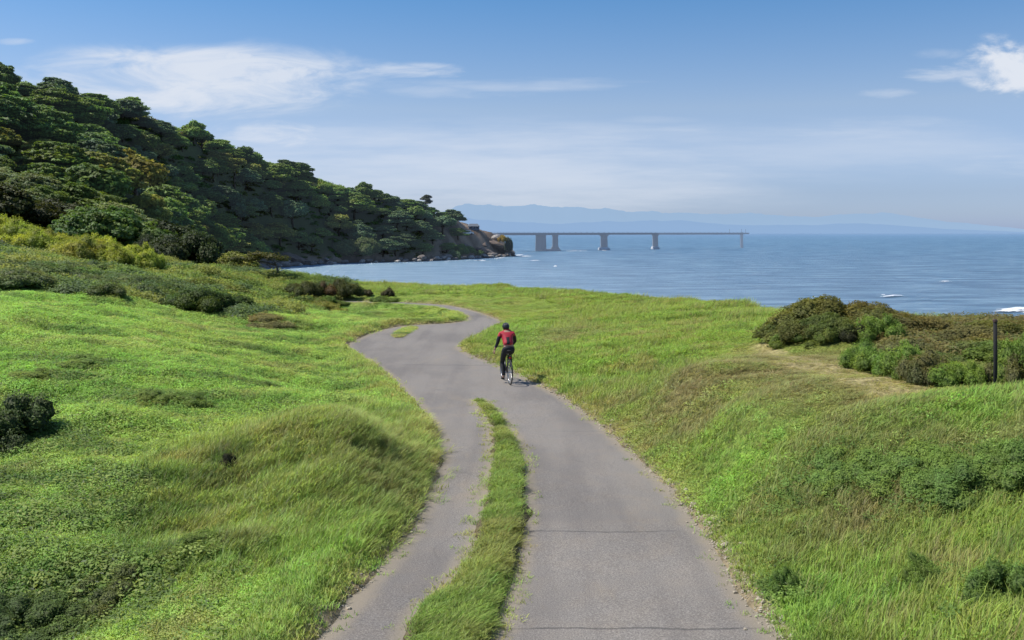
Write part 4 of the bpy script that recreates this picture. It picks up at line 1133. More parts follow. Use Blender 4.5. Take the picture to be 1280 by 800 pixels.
for x, y in shore[::-1]:
    for rep in range(2):
        if rep and rr.random() < 0.6: continue
        pale = rr.random() < (0.5 if -66 < x < -14 else 0.2)
        m = rr.choice(ROCK_P if pale else ROCK_D)
        s = rr.uniform(0.8, 2.1) * (0.75 if pale else 1.0)
        o = link('boulder', m, None, None, (x + rr.uniform(-2.5, 1.5), y + rr.uniform(-2, 2), rr.uniform(0.1, 0.9) + (0.9 if rep else 0)))
        o.scale = (s * rr.uniform(.9, 1.5), s, s * rr.uniform(.6, .95)); o.rotation_euler = (rr.uniform(-.3, .3), rr.uniform(-.3, .3), rr.uniform(0, 6))
        key = 'pale' if pale else 'dark'
        n = cnt[key] = cnt.get(key, -1) + 1
        tag(o, f'{ordinal(n)} {"pale grey" if pale else "dark brown"} boulder along the cove waterline, counted from the bridge end', 'boulder', 'boulders along the cove shore')
M_CLIFF = rock_mat('headland_rock', (0.12, 0.085, 0.065), (0.27, 0.205, 0.16))
for k, (x, y, z, s, lab) in enumerate([(-3, 492, 3.0, 4.2, 'dark rock outcrop at the very tip of the headland'), (-9, 486, 6.0, 4.5, 'brown rock outcrop above the headland tip'), (-16, 474, 6.5, 5.0, 'wide brown rock outcrop below the white van'), (-13, 466, 3.0, 4.0, 'low brown rock outcrop near the foot of the headland'), (-22, 458, 5.0, 4.0, 'brown rock outcrop nearest the wood on the headland'),
                                       (-66, 388, 4.0, 3.6, 'pink-brown rock face beside the pale bush above the cove'), (-82, 357, 2.2, 5.0, 'broad pink-brown rock slab at the inner cove shore')]):
    m = rock_mesh(30 + k); m.materials.append(M_CLIFF)
    o = link('rock_outcrop', m, None, None, (x, y, z)); o.scale = (s * 1.35, s, s * 0.62); o.rotation_euler = (0.12, 0.22, 0.2 * k)
    tag(o, lab, 'rock')
o = link('rock_outcrop', ROCK_P[0], None, None, (at(622, 488), 488, 9.3)); o.scale = (3.2, 2.5, 2.4); tag(o, 'pale cream rock beside the yellow bush near the bridge', 'rock')
put_bush('bush', (at(628, 482), 482, 7.2), 2.6, 3.2, (0.36, 0.27, 0.03), 'dome', 'bright yellow bush on the headland beside the bridge', 'bush')
put_bush('bush', (at(636, 484), 484, 2.0), 2.4, 7.5, (0.07, 0.10, 0.07), 'dome', 'grey-green upright bush shape for the cliff face at the headland tip', 'bush')  # bush mesh drawn where the grey-green cliff face stands
put_bush('bush', (at(450, 388), 386, 2.2), 9.5, 7.5, (0.13, 0.18, 0.075), 'dome', 'pale grey-green wide bush above the cove rocks', 'bush', ry=5.0)
for px, Y, rx, h, c, lab in [(598, 462, 3.2, 2.6, DKG, 'dark bush on the bare headland slope'), (612, 470, 2.4, 1.8, MIDG, 'small green bush low on the bare headland slope'), (584, 450, 3.6, 3.6, DKG, 'large dark bush at the edge of the bare headland'), (575, 440, 4.5, 5.0, DKG, 'dark bush at the foot of the wood by the headland'), (566, 428, 4.0, 4.5, BLU, 'bluish bush near the waterline below the van')]:
    x = at(px, Y); z = float(terrain(np.array([x]), np.array([Y]))[0]); put_bush('bush', (x, Y, z), rx, h, c, 'dome', lab, 'bush')
# lone open tree on the skyline
x, Y = at(531, 446), 446.0; z = float(terrain(np.array([x]), np.array([Y]))[0])
t = put_tree(TREES[8], (x, Y, z + 3.5), 1.05, 0.2, (0.07, 0.085, 0.06)); tag(t, 'thin open-crowned tree standing clear above the skyline', 'tree')

# ------------------------------------------------------------------ house and van on the headland road
M_WHITE = plain('white_paint', (0.80, 0.80, 0.80), 0.35, var=0.03)
M_GLASS = plain('dark_glass', (0.03, 0.04, 0.05), 0.08)
M_TYRE = plain('tyre_rubber', (0.02, 0.02, 0.02), 0.8)
M_WALL = plain('grey_render', (0.17, 0.18, 0.20), 0.8)
M_ROOFM = plain('grey_roof', (0.13, 0.145, 0.165), 0.8)
x, Y = at(585, 463), 463.0; z = float(terrain(np.array([x]), np.array([Y]))[0])
v = empty('van', (x, Y, max(z, 11.2)), 0.1)
tag(v, 'white van parked on the headland road below the wood', 'van')
mb = MB(); mb.box((0, 0, 0.75), (5.4, 1.9, 0.8)); mb.box((-0.5, 0, 1.55), (4.2, 1.8, 0.85), top=0.9); mb.build('body', M_WHITE, v)
for sx in (-1.6, 1.7):
    for sy in (-0.9, 0.9):
        mb = MB(); mb.tube([(sx, sy - 0.11, 0.34), (sx, sy + 0.11, 0.34)], 0.34, 16); mb.build('wheel', M_TYRE, v)
for sx, w in ((-1.7, 1.1), (-0.4, 1.1), (0.75, 0.8)):
    mb = MB(); mb.box((sx, -0.875, 1.55), (w, 0.05, 0.42)); mb.build('window', M_GLASS, v)
mb = MB(); mb.box((1.6, 0, 1.5), (0.06, 1.5, 0.5)); mb.build('windscreen', M_GLASS, v)
x, Y = at(592, 478), 478.0; z = float(terrain(np.array([x]), np.array([Y]))[0]); z = max(z, 11.0)
h = empty('house', (x, Y, z - 0.4), 0.15); h.scale = (0.75, 0.75, 0.62)
tag(h, 'small grey house with a sloping roof behind the white van', 'house')
mb = MB(); mb.box((0, 0, 1.0), (7, 6, 3.2)); mb.build('wall', M_WALL, h)
mb = MB(); mb.add([(-3.9, -3.5, 2.55), (3.9, -3.5, 2.55), (3.9, 3.5, 2.55), (-3.9, 3.5, 2.55), (-2.6, 0, 4.7), (2.6, 0, 4.7)], [(0, 1, 5, 4), (2, 3, 4, 5), (1, 2, 5), (3, 0, 4), (3, 2, 1, 0)]); mb.build('roof', M_ROOFM, h)
for sx in (-2, 0.2, 2.1):
    mb = MB(); mb.box((sx, -3.03, 1.3), (1.0, 0.06, 1.1)); mb.build('window', M_GLASS, h)

# ------------------------------------------------------------------ bridge
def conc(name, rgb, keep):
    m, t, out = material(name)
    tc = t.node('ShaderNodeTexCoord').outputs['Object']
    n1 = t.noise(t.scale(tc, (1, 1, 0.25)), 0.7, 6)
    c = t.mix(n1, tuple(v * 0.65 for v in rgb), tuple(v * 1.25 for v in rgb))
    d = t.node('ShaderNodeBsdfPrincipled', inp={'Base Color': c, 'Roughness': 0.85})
    e = t.node('ShaderNodeEmission', inp={0: (*HAZE, 1), 1: 1.0})  # haze painted in as an even glow over the bridge surface
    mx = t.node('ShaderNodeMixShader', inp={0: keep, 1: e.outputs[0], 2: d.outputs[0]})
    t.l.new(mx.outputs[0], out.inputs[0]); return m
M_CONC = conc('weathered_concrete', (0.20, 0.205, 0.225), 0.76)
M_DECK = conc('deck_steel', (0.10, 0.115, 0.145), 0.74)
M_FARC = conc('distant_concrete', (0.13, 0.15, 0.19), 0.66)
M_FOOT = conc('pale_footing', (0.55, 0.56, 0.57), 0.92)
br = empty('bridge', (at(690, 640), 640, 0))
tag(br, 'long flat road bridge on concrete piers running out to sea from the headland', 'bridge')
BP = [(at(p_, y_), y_) for p_, y_ in ((617, 600), (690, 640), (755, 668), (819, 705), (927, 770), (934, 776))]
bx0, by0 = BP[1]
def span(p, q, z0, z1, wd, mat, name='deck'):
    px_, py_ = p; qx, qy = q
    L_ = math.hypot(qx - px_, qy - py_); a = math.atan2(qy - py_, qx - px_)
    mb = MB(); mb.box(((px_ + qx) / 2 - bx0, (py_ + qy) / 2 - by0, (z0 + z1) / 2), (L_ + 0.4, wd, z1 - z0), a)
    d = mb.build(name, mat, br)
    mb = MB()
    for s in (-0.32, 0.0, 0.32): mb.box(((px_ + qx) / 2 - bx0 - math.sin(a) * wd * s, (py_ + qy) / 2 - by0 + math.cos(a) * wd * s, z0 - 0.25), (L_ - 0.3, 0.5, 0.5), a)
    mb.build('girder', mat, d)
    for s in (-1, 1):
        mb = MB(); off = s * (wd / 2 - 0.2)
        cx, cy = (px_ + qx) / 2 - bx0 - math.sin(a) * off, (py_ + qy) / 2 - by0 + math.cos(a) * off
        mb.box((cx, cy, z1 + 0.45), (L_, 0.12, 0.10), a)
        for k in range(int(L_ / 5)):
            t_ = (k + .5) / int(L_ / 5) - .5
            mb.box((cx + math.cos(a) * L_ * t_, cy + math.sin(a) * L_ * t_, z1 + 0.21), (0.14, 0.12, 0.42), a)
        mb.build('railing', mat, d)
for i in range(3): span(BP[i], BP[i + 1], 10.95 + 0.1 * i, 12.0, 8 - i, M_DECK)
span(BP[3], BP[4], 11.1, 12.0, 5, M_FARC); span(BP[4], BP[5], 11.4, 11.9, 4, M_FARC)
def pier(x, y, w0, w1, dep, ztop, mat, flare=1.35, rz=0.0):
    mb = MB()
    prof = [(-1.5, flare), (1.2, flare * 0.97), (3.0, 1.08), (ztop - 1.2, 1.0), (ztop - 0.35, 1.0 * w1 / w0), (ztop, w1 / w0)]
    V, Fs = [], []
    for z, k in prof:
        for sx, sy in ((-1, -1), (1, -1), (1, 1), (-1, 1)): V.append((x - bx0 + sx * w0 / 2 * k, y - by0 + sy * dep / 2, z))
    for i in range(len(prof) - 1):
        for j in range(4): Fs.append((i * 4 + j, i * 4 + (j + 1) % 4, i * 4 + 4 + (j + 1) % 4, i * 4 + 4 + j))
    Fs += [(3, 2, 1, 0), tuple(4 * (len(prof) - 1) + k for k in range(4))]
    mb.add(V, Fs); return mb.build('pier', mat, br)
pier(at(676, 632), 632, 6.6, 6.9, 5, 10.5, M_CONC, 1.12)
pier(at(694, 643), 643, 3.6, 4.2, 5, 10.5, M_CONC, 1.75)
p2 = pier(at(755, 668), 668, 4.3, 6.2, 4.5, 10.6, M_CONC, 1.0)
p3 = pier(at(819, 705), 705, 3.5, 4.6, 4, 10.7, M_CONC, 1.0)
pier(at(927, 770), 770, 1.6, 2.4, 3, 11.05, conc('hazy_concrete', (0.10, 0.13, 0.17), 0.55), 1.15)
mb = MB(); mb.tube([(at(685, 636) - bx0, -4, -1), (at(685, 636) - bx0, -4, 0.9), (at(685, 636) - bx0, -4, 1.2)], [9.0, 8.5, 7.5], 14); f = mb.build('footing', M_CONC, br)
for p_, y_, s_, par in ((755, 665, 4.2, p2), (819, 702, 3.2, p3)):
    mb = MB(); mb.tube([(at(p_, y_) - bx0, y_ - by0, -1), (at(p_, y_) - bx0, y_ - by0, 1.1), (at(p_, y_) - bx0, y_ - by0, 2.1)], [s_, s_, s_ * 0.8], 16); mb.build('footing', M_FOOT, par)
for p_ in (912, 927, 932):
    y_ = 770 + (p_ - 927) * 0.7; mb = MB(); mb.tube([(at(p_, y_) - bx0, y_ - by0, 11.9), (at(p_, y_) - bx0, y_ - by0, 15.0)], 0.14, 6); mb.build('lamp_post', M_FARC, br)

# ------------------------------------------------------------------ sea, foam, mountains
xs = np.array([-60000, -12000, -3000, -800, -200, 0, 200, 800, 3000, 12000, 60000.0]); ys = np.array([-300, 0, 60, 120, 240, 480, 1000, 3000, 10000, 30000, 70000.0])
SX, SY = np.meshgrid(xs, ys); ii = np.arange(SX.size).reshape(SX.shape)
q = np.stack([ii[:-1, :-1], ii[:-1, 1:], ii[1:, 1:], ii[1:, :-1]], -1).reshape(-1, 4)
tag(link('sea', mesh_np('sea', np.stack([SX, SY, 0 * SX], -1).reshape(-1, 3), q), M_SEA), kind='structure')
M_FOAM = plain('foam', (0.80, 0.83, 0.85), 0.7, var=0.1, scale=1.0)
def foam():
    V, Qd = [], []; base = 0
    rg = np.random.default_rng(3)
    def streak(px, py, wpx, dm, h, dens=1.0):
        nonlocal base
        Y = CAMZ * F / (py - HY); x0 = at(px, Y); wd = wpx / F * Y
        nx, ny = max(12, int(wd / 0.35)), 12
        X, Yy = np.meshgrid(np.linspace(-wd / 2, wd / 2, nx), np.linspace(-dm / 2, dm / 2, ny))
        a = 1 - (X / (wd / 2)) ** 2 - (Yy / (dm / 2)) ** 2
        n = fbm((X + x0) / 1.8, (Yy + Y) / 1.2, 7, 4)
        Z = 0.03 + h * np.clip(a, 0, 1) * (0.4 + n)
        ok = (a * 0.55 + n) > 0.72 / dens
        P = np.stack([X + x0 + 0.6 * (n - .5), Yy + Y + dm * 0.3 * np.sin(X / wd * 5), Z], -1).reshape(-1, 3)
        ii = np.arange(nx * ny).reshape(ny, nx)
        q = np.stack([ii[:-1, :-1], ii[:-1, 1:], ii[1:, 1:], ii[1:, :-1]], -1).reshape(-1, 4)
        q = q[ok.ravel()[q].all(1)]
        V.append(P); Qd.append(q + base); base += len(P)
    streak(1116, 371, 44, 4.5, 0.35); streak(1104, 369, 30, 3, 0.2, .9); streak(1275, 386.5, 66, 5, 0.3, 1.08); streak(1258, 389.5, 60, 4, 0.2, 0.98); streak(1300, 389, 80, 6, 0.3, 1.1)
    for px, py, w, d in [(655, 320.5, 22, 14), (668, 326, 18, 8), (648, 319, 16, 20), (694, 333, 8, 16), (625, 323, 18, 10), (674, 313.5, 10, 12), (692, 313.5, 12, 10), (755, 313.2, 14, 10), (819, 311, 9, 10), (720, 314, 40, 5), (600, 326, 20, 6), (560, 327, 14, 4), (1180, 352, 20, 3.0)]:
        streak(px, py, w, d, 0.25, 1.05)
    me = mesh_np('sea_foam', np.vstack(V), np.vstack(Qd), smooth=True)
    tag(link('sea_foam', me, M_FOAM), 'white foam of small breaking waves on the blue sea', None, None, 'stuff')
foam()

def mountains(name, prof, Y, depth, mat, rough):
    px = np.arange(prof[0][0], prof[-1][0], 2.0)
    top = np.interp(px, [a for a, b in prof], [b for a, b in prof])
    h = np.maximum((HY - top) / F * Y, 0)
    h = h * (1 + (fbm(px / 26, px * 0 + 3, 5, 5) - 0.5) * rough)
    rows = []
    for j, t in enumerate(np.linspace(0, 1, 9)):
        k = math.sin(t * math.pi / 2) ** 0.8 if t > 0 else 0
        yy = Y - depth * (1 - t)
        n = (fbm(px / 14, px * 0 + j * 0.7, 15, 4) - 0.5) * 0.25 * (1 if 0 < j < 8 else 0)
        rows.append(np.stack([(px - HX) / F * Y, np.full(len(px), yy), h * (k + n * k) + (0 if j else -5)], -1))
    rows.append(rows[-1] * np.array((1, 1, 0)) + np.array((0, depth, -5)))
    V = np.stack(rows); nr, nc = V.shape[:2]; ii = np.arange(nr * nc).reshape(nr, nc)
    q = np.stack([ii[:-1, :-1], ii[:-1, 1:], ii[1:, 1:], ii[1:, :-1]], -1).reshape(-1, 4)
    tag(link(name, mesh_np(name, V.reshape(-1, 3), q, smooth=True), mat), kind='structure')
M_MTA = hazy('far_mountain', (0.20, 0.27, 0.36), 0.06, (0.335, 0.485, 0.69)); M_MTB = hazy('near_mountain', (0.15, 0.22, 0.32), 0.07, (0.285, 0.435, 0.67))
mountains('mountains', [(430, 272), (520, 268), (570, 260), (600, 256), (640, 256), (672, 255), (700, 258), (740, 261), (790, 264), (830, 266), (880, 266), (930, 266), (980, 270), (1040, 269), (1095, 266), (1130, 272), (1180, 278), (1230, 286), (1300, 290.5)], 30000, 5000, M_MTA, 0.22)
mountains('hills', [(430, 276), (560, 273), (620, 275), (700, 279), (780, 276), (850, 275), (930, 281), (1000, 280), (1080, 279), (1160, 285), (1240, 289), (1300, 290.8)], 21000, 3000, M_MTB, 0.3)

# ------------------------------------------------------------------ bicycle and rider
def cyclist():
    c0 = up(637.5, 481, PZ)
    HEAD = math.radians(12)
    bike = empty('bicycle', (c0[0], c0[1], PZ + 0.004), HEAD)
    tag(bike, 'black road bicycle ridden away along the path', 'bicycle')
    FR = plain('frame_paint', (0.03, 0.03, 0.033), 0.3); LT = plain('silver_metal', (0.55, 0.55, 0.56), 0.3, 0.9); RB = M_TYRE
    def T(name, segs, mat, par=bike, n=8):
        mb = MB()
        for pts, r in segs: mb.tube(pts, r, n)
        return mb.build(name, mat, par, True)
    RH, FH, BB = (0, 0.0, 0.34), (0, 1.0, 0.34), (0, 0.42, 0.28)
    ST, HT, HB = (0, 0.26, 0.78), (0, 0.80, 0.84), (0, 0.86, 0.70)
    T('frame', [([BB, ST], 0.017), ([BB, HB], 0.02), ([ST, HT], 0.017), ([HT, HB], 0.021)] +
      [([BB, (s * 0.06, 0.0, 0.34)], 0.009) for s in (-1, 1)] + [([ST, (s * 0.06, 0.0, 0.34)], 0.008) for s in (-1, 1)], FR)
    T('fork', [([HB, (s * 0.055, 0.90, 0.66), (s * 0.055, 1.0, 0.34)], 0.010) for s in (-1, 1)], FR)
    T('seat_post', [([ST, (0, 0.21, 0.90)], 0.014)], LT)
    mb = MB(); mb.ball((0, 0.14, 0.92), (0.075, 0.11, 0.03), 12, 6); mb.ball((0, 0.27, 0.925), (0.03, 0.13, 0.022), 10, 6); mb.build('saddle', M_BLK, bike, True)
    T('stem', [([HT, (0, 0.80, 0.93), (0, 0.87, 0.97)], 0.016)], FR)
    T('handlebar', [([(-0.30, 0.84, 0.95), (-0.15, 0.87, 0.97), (0, 0.87, 0.97), (0.15, 0.87, 0.97), (0.30, 0.84, 0.95)], 0.013)], FR)
    T('crank', [([(-0.07, 0.42, 0.28), (0.07, 0.42, 0.28)], 0.02), ([(-0.075, 0.42, 0.28), (-0.08, 0.37, 0.12)], 0.011), ([(0.075, 0.42, 0.28), (0.08, 0.47, 0.44)], 0.011)], LT)
    for s, y, z in ((-1, 0.37, 0.12), (1, 0.47, 0.44)):
        mb = MB(); mb.box((s * 0.13, y, z), (0.09, 0.07, 0.018)); mb.build('pedal', M_BLK, bike)
    mb = MB(); mb.tube([(0.055, 0.42 + 0.09 * math.cos(a), 0.28 + 0.09 * math.sin(a)) for a in np.arange(20) * math.pi / 10], 0.004, 4, True)
    mb.tube([(0.055, 0.42, 0.37), (0.055, 0.0, 0.38)], 0.004, 4); mb.tube([(0.055, 0.42, 0.19), (0.055, 0.0, 0.30)], 0.004, 4); mb.build('chain', LT, bike)
    mb = MB(); mb.box((0, -0.02, 0.74), (0.05, 0.03, 0.04)); mb.build('rear_light', plain('red_lens', (0.5, 0.02, 0.02), 0.2), bike)
    for hub in (RH, FH):
        mb = MB(); mb.tube([(0, hub[1] + 0.322 * math.cos(a), hub[2] + 0.322 * math.sin(a)) for a in np.arange(40) * math.pi / 20], 0.019, 8, True); w = mb.build('wheel', RB, bike, True)
        mb = MB(); mb.tube([(0, hub[1] + 0.298 * math.cos(a), hub[2] + 0.298 * math.sin(a)) for a in np.arange(40) * math.pi / 20], 0.010, 6, True); mb.build('rim', LT, w, True)
        mb = MB(); mb.tube([(-0.05, hub[1], hub[2]), (0.05, hub[1], hub[2])], 0.022, 10)
        for k in range(20):
            a = k * math.pi / 10; mb.tube([((-1) ** k * 0.03, hub[1], hub[2]), (0, hub[1] + 0.295 * math.cos(a), hub[2] + 0.295 * math.sin(a))], 0.0018, 3)
        mb.build('spokes', LT, w)
    # rider
    SK = plain('skin', (0.38, 0.22, 0.15), 0.55); DK = plain('dark_knit', (0.017, 0.017, 0.02), 0.8)
    JR, JP = plain('red_jacket', (0.42, 0.018, 0.035), 0.6, var=0.25, scale=10), plain('pink_hem', (0.60, 0.18, 0.19), 0.7)
    root = empty('person', (c0[0], c0[1], PZ + 0.004), HEAD)
    tag(root, 'cyclist in a red jacket, black helmet and dark tights riding away', 'person')
    def skin(name, verts, edges, mat, sub=2, par=root):
        me = bpy.data.meshes.new(name); me.from_pydata([v[:3] for v in verts], edges, [])
        o = bpy.data.objects.new(name, me); COL.objects.link(o)
        md = o.modifiers.new('skin', 'SKIN'); md.use_smooth_shade = True
        for i, v in enumerate(verts):
            sv = me.skin_vertices[0].data[i]; sv.radius = (v[3], v[4] if len(v) > 4 else v[3]); sv.use_root = (i == 0)
        if sub: sm = o.modifiers.new('sub', 'SUBSURF'); sm.levels = sub; sm.render_levels = sub
        dg = bpy.context.evaluated_depsgraph_get(); dg.update()
        m2 = bpy.data.meshes.new_from_object(o.evaluated_get(dg)); m2.name = name
        bpy.data.objects.remove(o); bpy.data.meshes.remove(me)
        m2.materials.clear()
        return link(name, m2, mat, par)
    V = [(0, 0.17, 0.98, .13, .11), (0, 0.26, 1.12, .12, .10), (0, 0.37, 1.27, .14, .11), (0, 0.46, 1.38, .12, .09), (0, 0.52, 1.44, .052), (0, 0.555, 1.49, .075, .085), (0, 0.575, 1.55, .082, .095), (0, 0.58, 1.60, .06, .07)]
    E = [(0, 1), (1, 2), (2, 3), (3, 4), (4, 5), (5, 6), (6, 7)]
    def chain(start, pts):
        p_ = start
        for q_ in pts: V.append(q_); E.append((p_, len(V) - 1)); p_ = len(V) - 1
        return p_
    lw = chain(3, [(-0.17, 0.46, 1.36, .062), (-0.225, 0.45, 1.25, .050), (-0.25, 0.47, 1.13, .043), (-0.285, 0.50, 1.03, .038), (-0.315, 0.52, 0.945, .027), (-0.328, 0.525, 0.90, .030, .02)])
    rw = chain(3, [(0.17, 0.46, 1.36, .062), (0.235, 0.54, 1.25, .050), (0.275, 0.62, 1.13, .043), (0.255, 0.73, 1.06, .036), (0.235, 0.80, 1.00, .027), (0.235, 0.845, 0.985, .030, .02)])
    for k, (dx, dy, L_) in enumerate(((-0.022, 0.03, .06), (-0.020, 0.012, .085), (-0.018, -0.004, .09), (-0.014, -0.02, .083), (-0.01, -0.034, .066))):
        b_ = V[lw]; chain(lw, [(b_[0] + dx, b_[1] + dy, b_[2] - .028, .0095), (b_[0] + dx * 1.5 + 0.004, b_[1] + dy * 1.35, b_[2] - .028 - L_ * .5, .0085), (b_[0] + dx * 1.4 + .012, b_[1] + dy * 1.5 + .008, b_[2] - .028 - L_, .007)])
    for k, (dx, L_) in enumerate(((-0.034, .05), (-0.016, .085), (0.0, .09), (0.016, .083), (0.032, .066))):
        b_ = V[rw]; chain(rw, [(b_[0] + dx, b_[1] + .028, b_[2] + .004, .0095), (b_[0] + dx * 1.1, b_[1] + .028 + L_ * .45, b_[2] - .012, .0085), (b_[0] + dx * 1.1, b_[1] + .028 + L_ * .4, b_[2] - .045, .007)])
    for s, kn, an in ((-1, (0.50, 0.57), (0.335, 0.17)), (1, (0.60, 0.78), (0.435, 0.50))):
        chain(0, [(s * 0.095, 0.22, 0.92, .092), (s * 0.115, 0.22 + (kn[0] - .22) * .5, .92 + (kn[1] - .92) * .5, .075), (s * 0.115, kn[0], kn[1], .055), (s * 0.115, kn[0] + (an[0] - kn[0]) * .35, kn[1] + (an[1] - kn[1]) * .35, .055), (s * 0.118, an[0], an[1], .032), (s * 0.12, an[0] + .01, an[1] - .025, .036), (s * 0.125, an[0] + 0.11, an[1] - .035, .034, .024), (s * 0.125, an[0] + .17, an[1] - .04, .026, .016)])
    body = skin('body', V, E, SK)
    # face and ears welded on
    bm = bmesh.new(); bm.from_mesh(body.data)
    for c_, r_ in (((0, 0.68, 1.53), (.012, .018, .018)), ((-.083, .565, 1.53), (.012, .02, .032)), ((.083, .565, 1.53), (.012, .02, .032)), ((-.03, .655, 1.555), (.012, .008, .007)), ((.03, .655, 1.555), (.012, .008, .007)), ((0, .655, 1.49), (.024, .008, .006))):
        bmesh.ops.create_icosphere(bm, subdivisions=2, radius=1.0, matrix=Matrix.Translation(c_) @ Matrix.Diagonal((*r_, 1)))
    bm.to_mesh(body.data); bm.free()
    jv = [(0, 0.20, 1.03, .158, .13), (0, 0.27, 1.13, .155, .13), (0, 0.37, 1.27, .165, .14), (0, 0.455, 1.385, .145, .11), (0, 0.505, 1.432, .075), (0, 0.53, 1.475, .066)]
    je = [(0, 1), (1, 2), (2, 3), (3, 4), (4, 5)]
    for arm in ([(-0.17, 0.46, 1.36, .076), (-0.225, 0.45, 1.25, .062), (-0.25, 0.47, 1.13, .053), (-0.285, 0.50, 1.03, .046), (-0.31, 0.517, 0.957, .035)],
                [(0.17, 0.46, 1.36, .076), (0.235, 0.54, 1.25, .062), (0.275, 0.62, 1.13, .053), (0.255, 0.73, 1.06, .044), (0.237, 0.79, 1.01, .035)]):
        p_ = 3
        for q_ in arm: jv.append(q_); je.append((p_, len(jv) - 1)); p_ = len(jv) - 1
    jk = skin('jacket', jv, je, JR, 3)
    for m_ in (DK, JP): jk.data.materials.append(m_)
    for f_ in jk.data.polygons:
        x, y, z = f_.center
        if abs(x) > 0.185 and z < 1.30: f_.material_index = 1
        elif z < 1.085: f_.material_index = 2
        elif abs(x + 0.02) < 0.045 and 1.1 < z < 1.29 and f_.normal.y < 0: f_.material_index = 1
    sv = [(0, 0.17, 0.97, .150, .135), (0, 0.20, 1.03, .138, .12)]; se = [(0, 1)]
    for s, kn, an in ((-1, (0.50, 0.57), (0.335, 0.17)), (1, (0.60, 0.78), (0.435, 0.50))):
        p_ = 0
        for q_ in [(s * 0.095, 0.22, 0.92, .104), (s * 0.115, 0.22 + (kn[0] - .22) * .5, .92 + (kn[1] - .92) * .5, .084), (s * 0.115, kn[0], kn[1], .063), (s * 0.115, kn[0] + (an[0] - kn[0]) * .35, kn[1] + (an[1] - kn[1]) * .35, .062), (s * 0.118, an[0], an[1] + .02, .040)]:
            sv.append(q_); se.append((p_, len(sv) - 1)); p_ = len(sv) - 1
    skin('tights', sv, se, DK, 2)
    for s, an in ((-1, (0.335, 0.17)), (1, (0.435, 0.50))):
        skin('shoe', [(s * 0.12, an[0] - .02, an[1] - .02, .042), (s * 0.124, an[0] + .08, an[1] - .03, .040, .032), (s * 0.125, an[0] + .175, an[1] - .04, .030, .020)], [(0, 1), (1, 2)], M_BLK, 2)
    mb = MB(); mb.ball((0, 0.565, 1.545), (.105, .135, .115), 20, 8, -0.1)
    hb = MB(); hb.ball((0, 0.545, 1.515), (.088, .092, .075), 16, 8); hb.build('hair', plain('dark_hair', (0.02, 0.015, 0.012), 0.7), root, True)
    hm = mb.build('helmet', plain('helmet_shell', (0.018, 0.018, 0.02), 0.35), root, True); hm.rotation_euler = (0, 0, 0)
    for s in (-1, 0, 1):
        mb = MB(); mb.tube([(s * .05, 0.565 - 0.125 * math.cos(a) * (1 - abs(s) * .1), 1.545 + 0.117 * math.sin(a) * (1 - abs(s) * .09)) for a in np.linspace(0.3, 2.8, 9)], 0.011, 6); mb.build('ridge', plain('helmet_trim', (0.05, 0.05, 0.055), 0.4), hm, True)
cyclist()

# ------------------------------------------------------------------ drop what the place shows nothing of, then number each row again
OUT_OF_SIGHT = '''boulder.001 boulder.003 boulder.008 boulder.019 boulder.022 boulder.046 boulder.049 boulder.057 boulder.059 boulder.060 boulder.067 bush.022 bush.023 bush.024 bush.025 bush.026 bush.029 bush.030 bush.031 bush.032 bush.033 bush.037 bush.038 bush.039 bush.040 bush.045 bush.046 bush.047 bush.051 bush.052 bush.053 bush.054 shrub.003 shrub.064 shrub.065 shrub.071 shrub.083 shrub.086 shrub.089 shrub.092 shrub.093 shrub.101 shrub.104 shrub.105 tree.024 tree.045 tree.074 tree.082 tree.087 tree.088 tree.095 tree.096 tree.099 tree.100 tree.103 tree.104 tree.107 tree.108 tree.110 tree.114 tree.120 tree.123 tree.125 tree.129 tree.131 tree.135 tree.137 tree.138 tree.140 tree.141 tree.143 tree.149 tree.152 tree.153 tree.155 tree.158 tree.160 tree.161 tree.163 tree.164 tree.168 tree.170 tree.171 tree.174 tree.175 tree.182 tree.185 tree.186 tree.187 tree.190 tree.194 tree.196 tree.201 tree.202 tree.203 tree.204 boulder.025 bush.049 bush.067 shrub.085 shrub.094 tree.065 tree.076 tree.115 tree.127 tree.159'''.split()
for nm in OUT_OF_SIGHT:
    o = bpy.data.objects.get(nm)
    if o is not None:
        for ch in list(o.children): bpy.data.objects.remove(ch)
        bpy.data.objects.remove(o)
_ords = {ordinal(i): i for i in range(99)}; _seen = {}
for o in list(scene.objects):
    lb = o.get('label')
    if lb and o.parent is None and lb.split(' ')[0] in _ords:
        rest = lb.split(' ', 1)[1]; k = _seen.get(rest, 0); _seen[rest] = k + 1
        o['label'] = ordinal(k) + ' ' + rest
for o in list(scene.objects):
    if 'tree_id' in o: del o['tree_id']

# ------------------------------------------------------------------ sky, sun, camera
SUN = Vector((-0.74, 0.06, 1.0)).normalized()
EL = math.asin(SUN.z); AZ = math.atan2(SUN.x, SUN.y)
world = bpy.data.worlds.new('World'); scene.world = world; world.use_nodes = True
wt = NT(world.node_tree); wt.n.clear()
wo = wt.node('ShaderNodeOutputWorld'); bg = wt.node('ShaderNodeBackground')
sky = wt.node('ShaderNodeTexSky'); sky.sky_type = 'NISHITA'; sky.sun_disc = False
sky.sun_elevation = EL; sky.sun_rotation = AZ; sky.altitude = 10; sky.air_density = 1.0; sky.dust_density = 0.6; sky.ozone_density = 2.0
tc = wt.node('ShaderNodeTexCoord').outputs['Generated']
sp = wt.node('ShaderNodeSeparateXYZ', inp={0: tc})
yy = wt.math('MAXIMUM', sp.outputs[1], 0.02)
U = wt.math('DIVIDE', sp.outputs[0], yy); Vv = wt.math('DIVIDE', sp.outputs[2], yy)
cv = wt.node('ShaderNodeCombineXYZ', inp={0: U, 1: Vv, 2: 0.0}).outputs[0]
front = wt.smooth(sp.outputs[1], 0.05, 0.3)
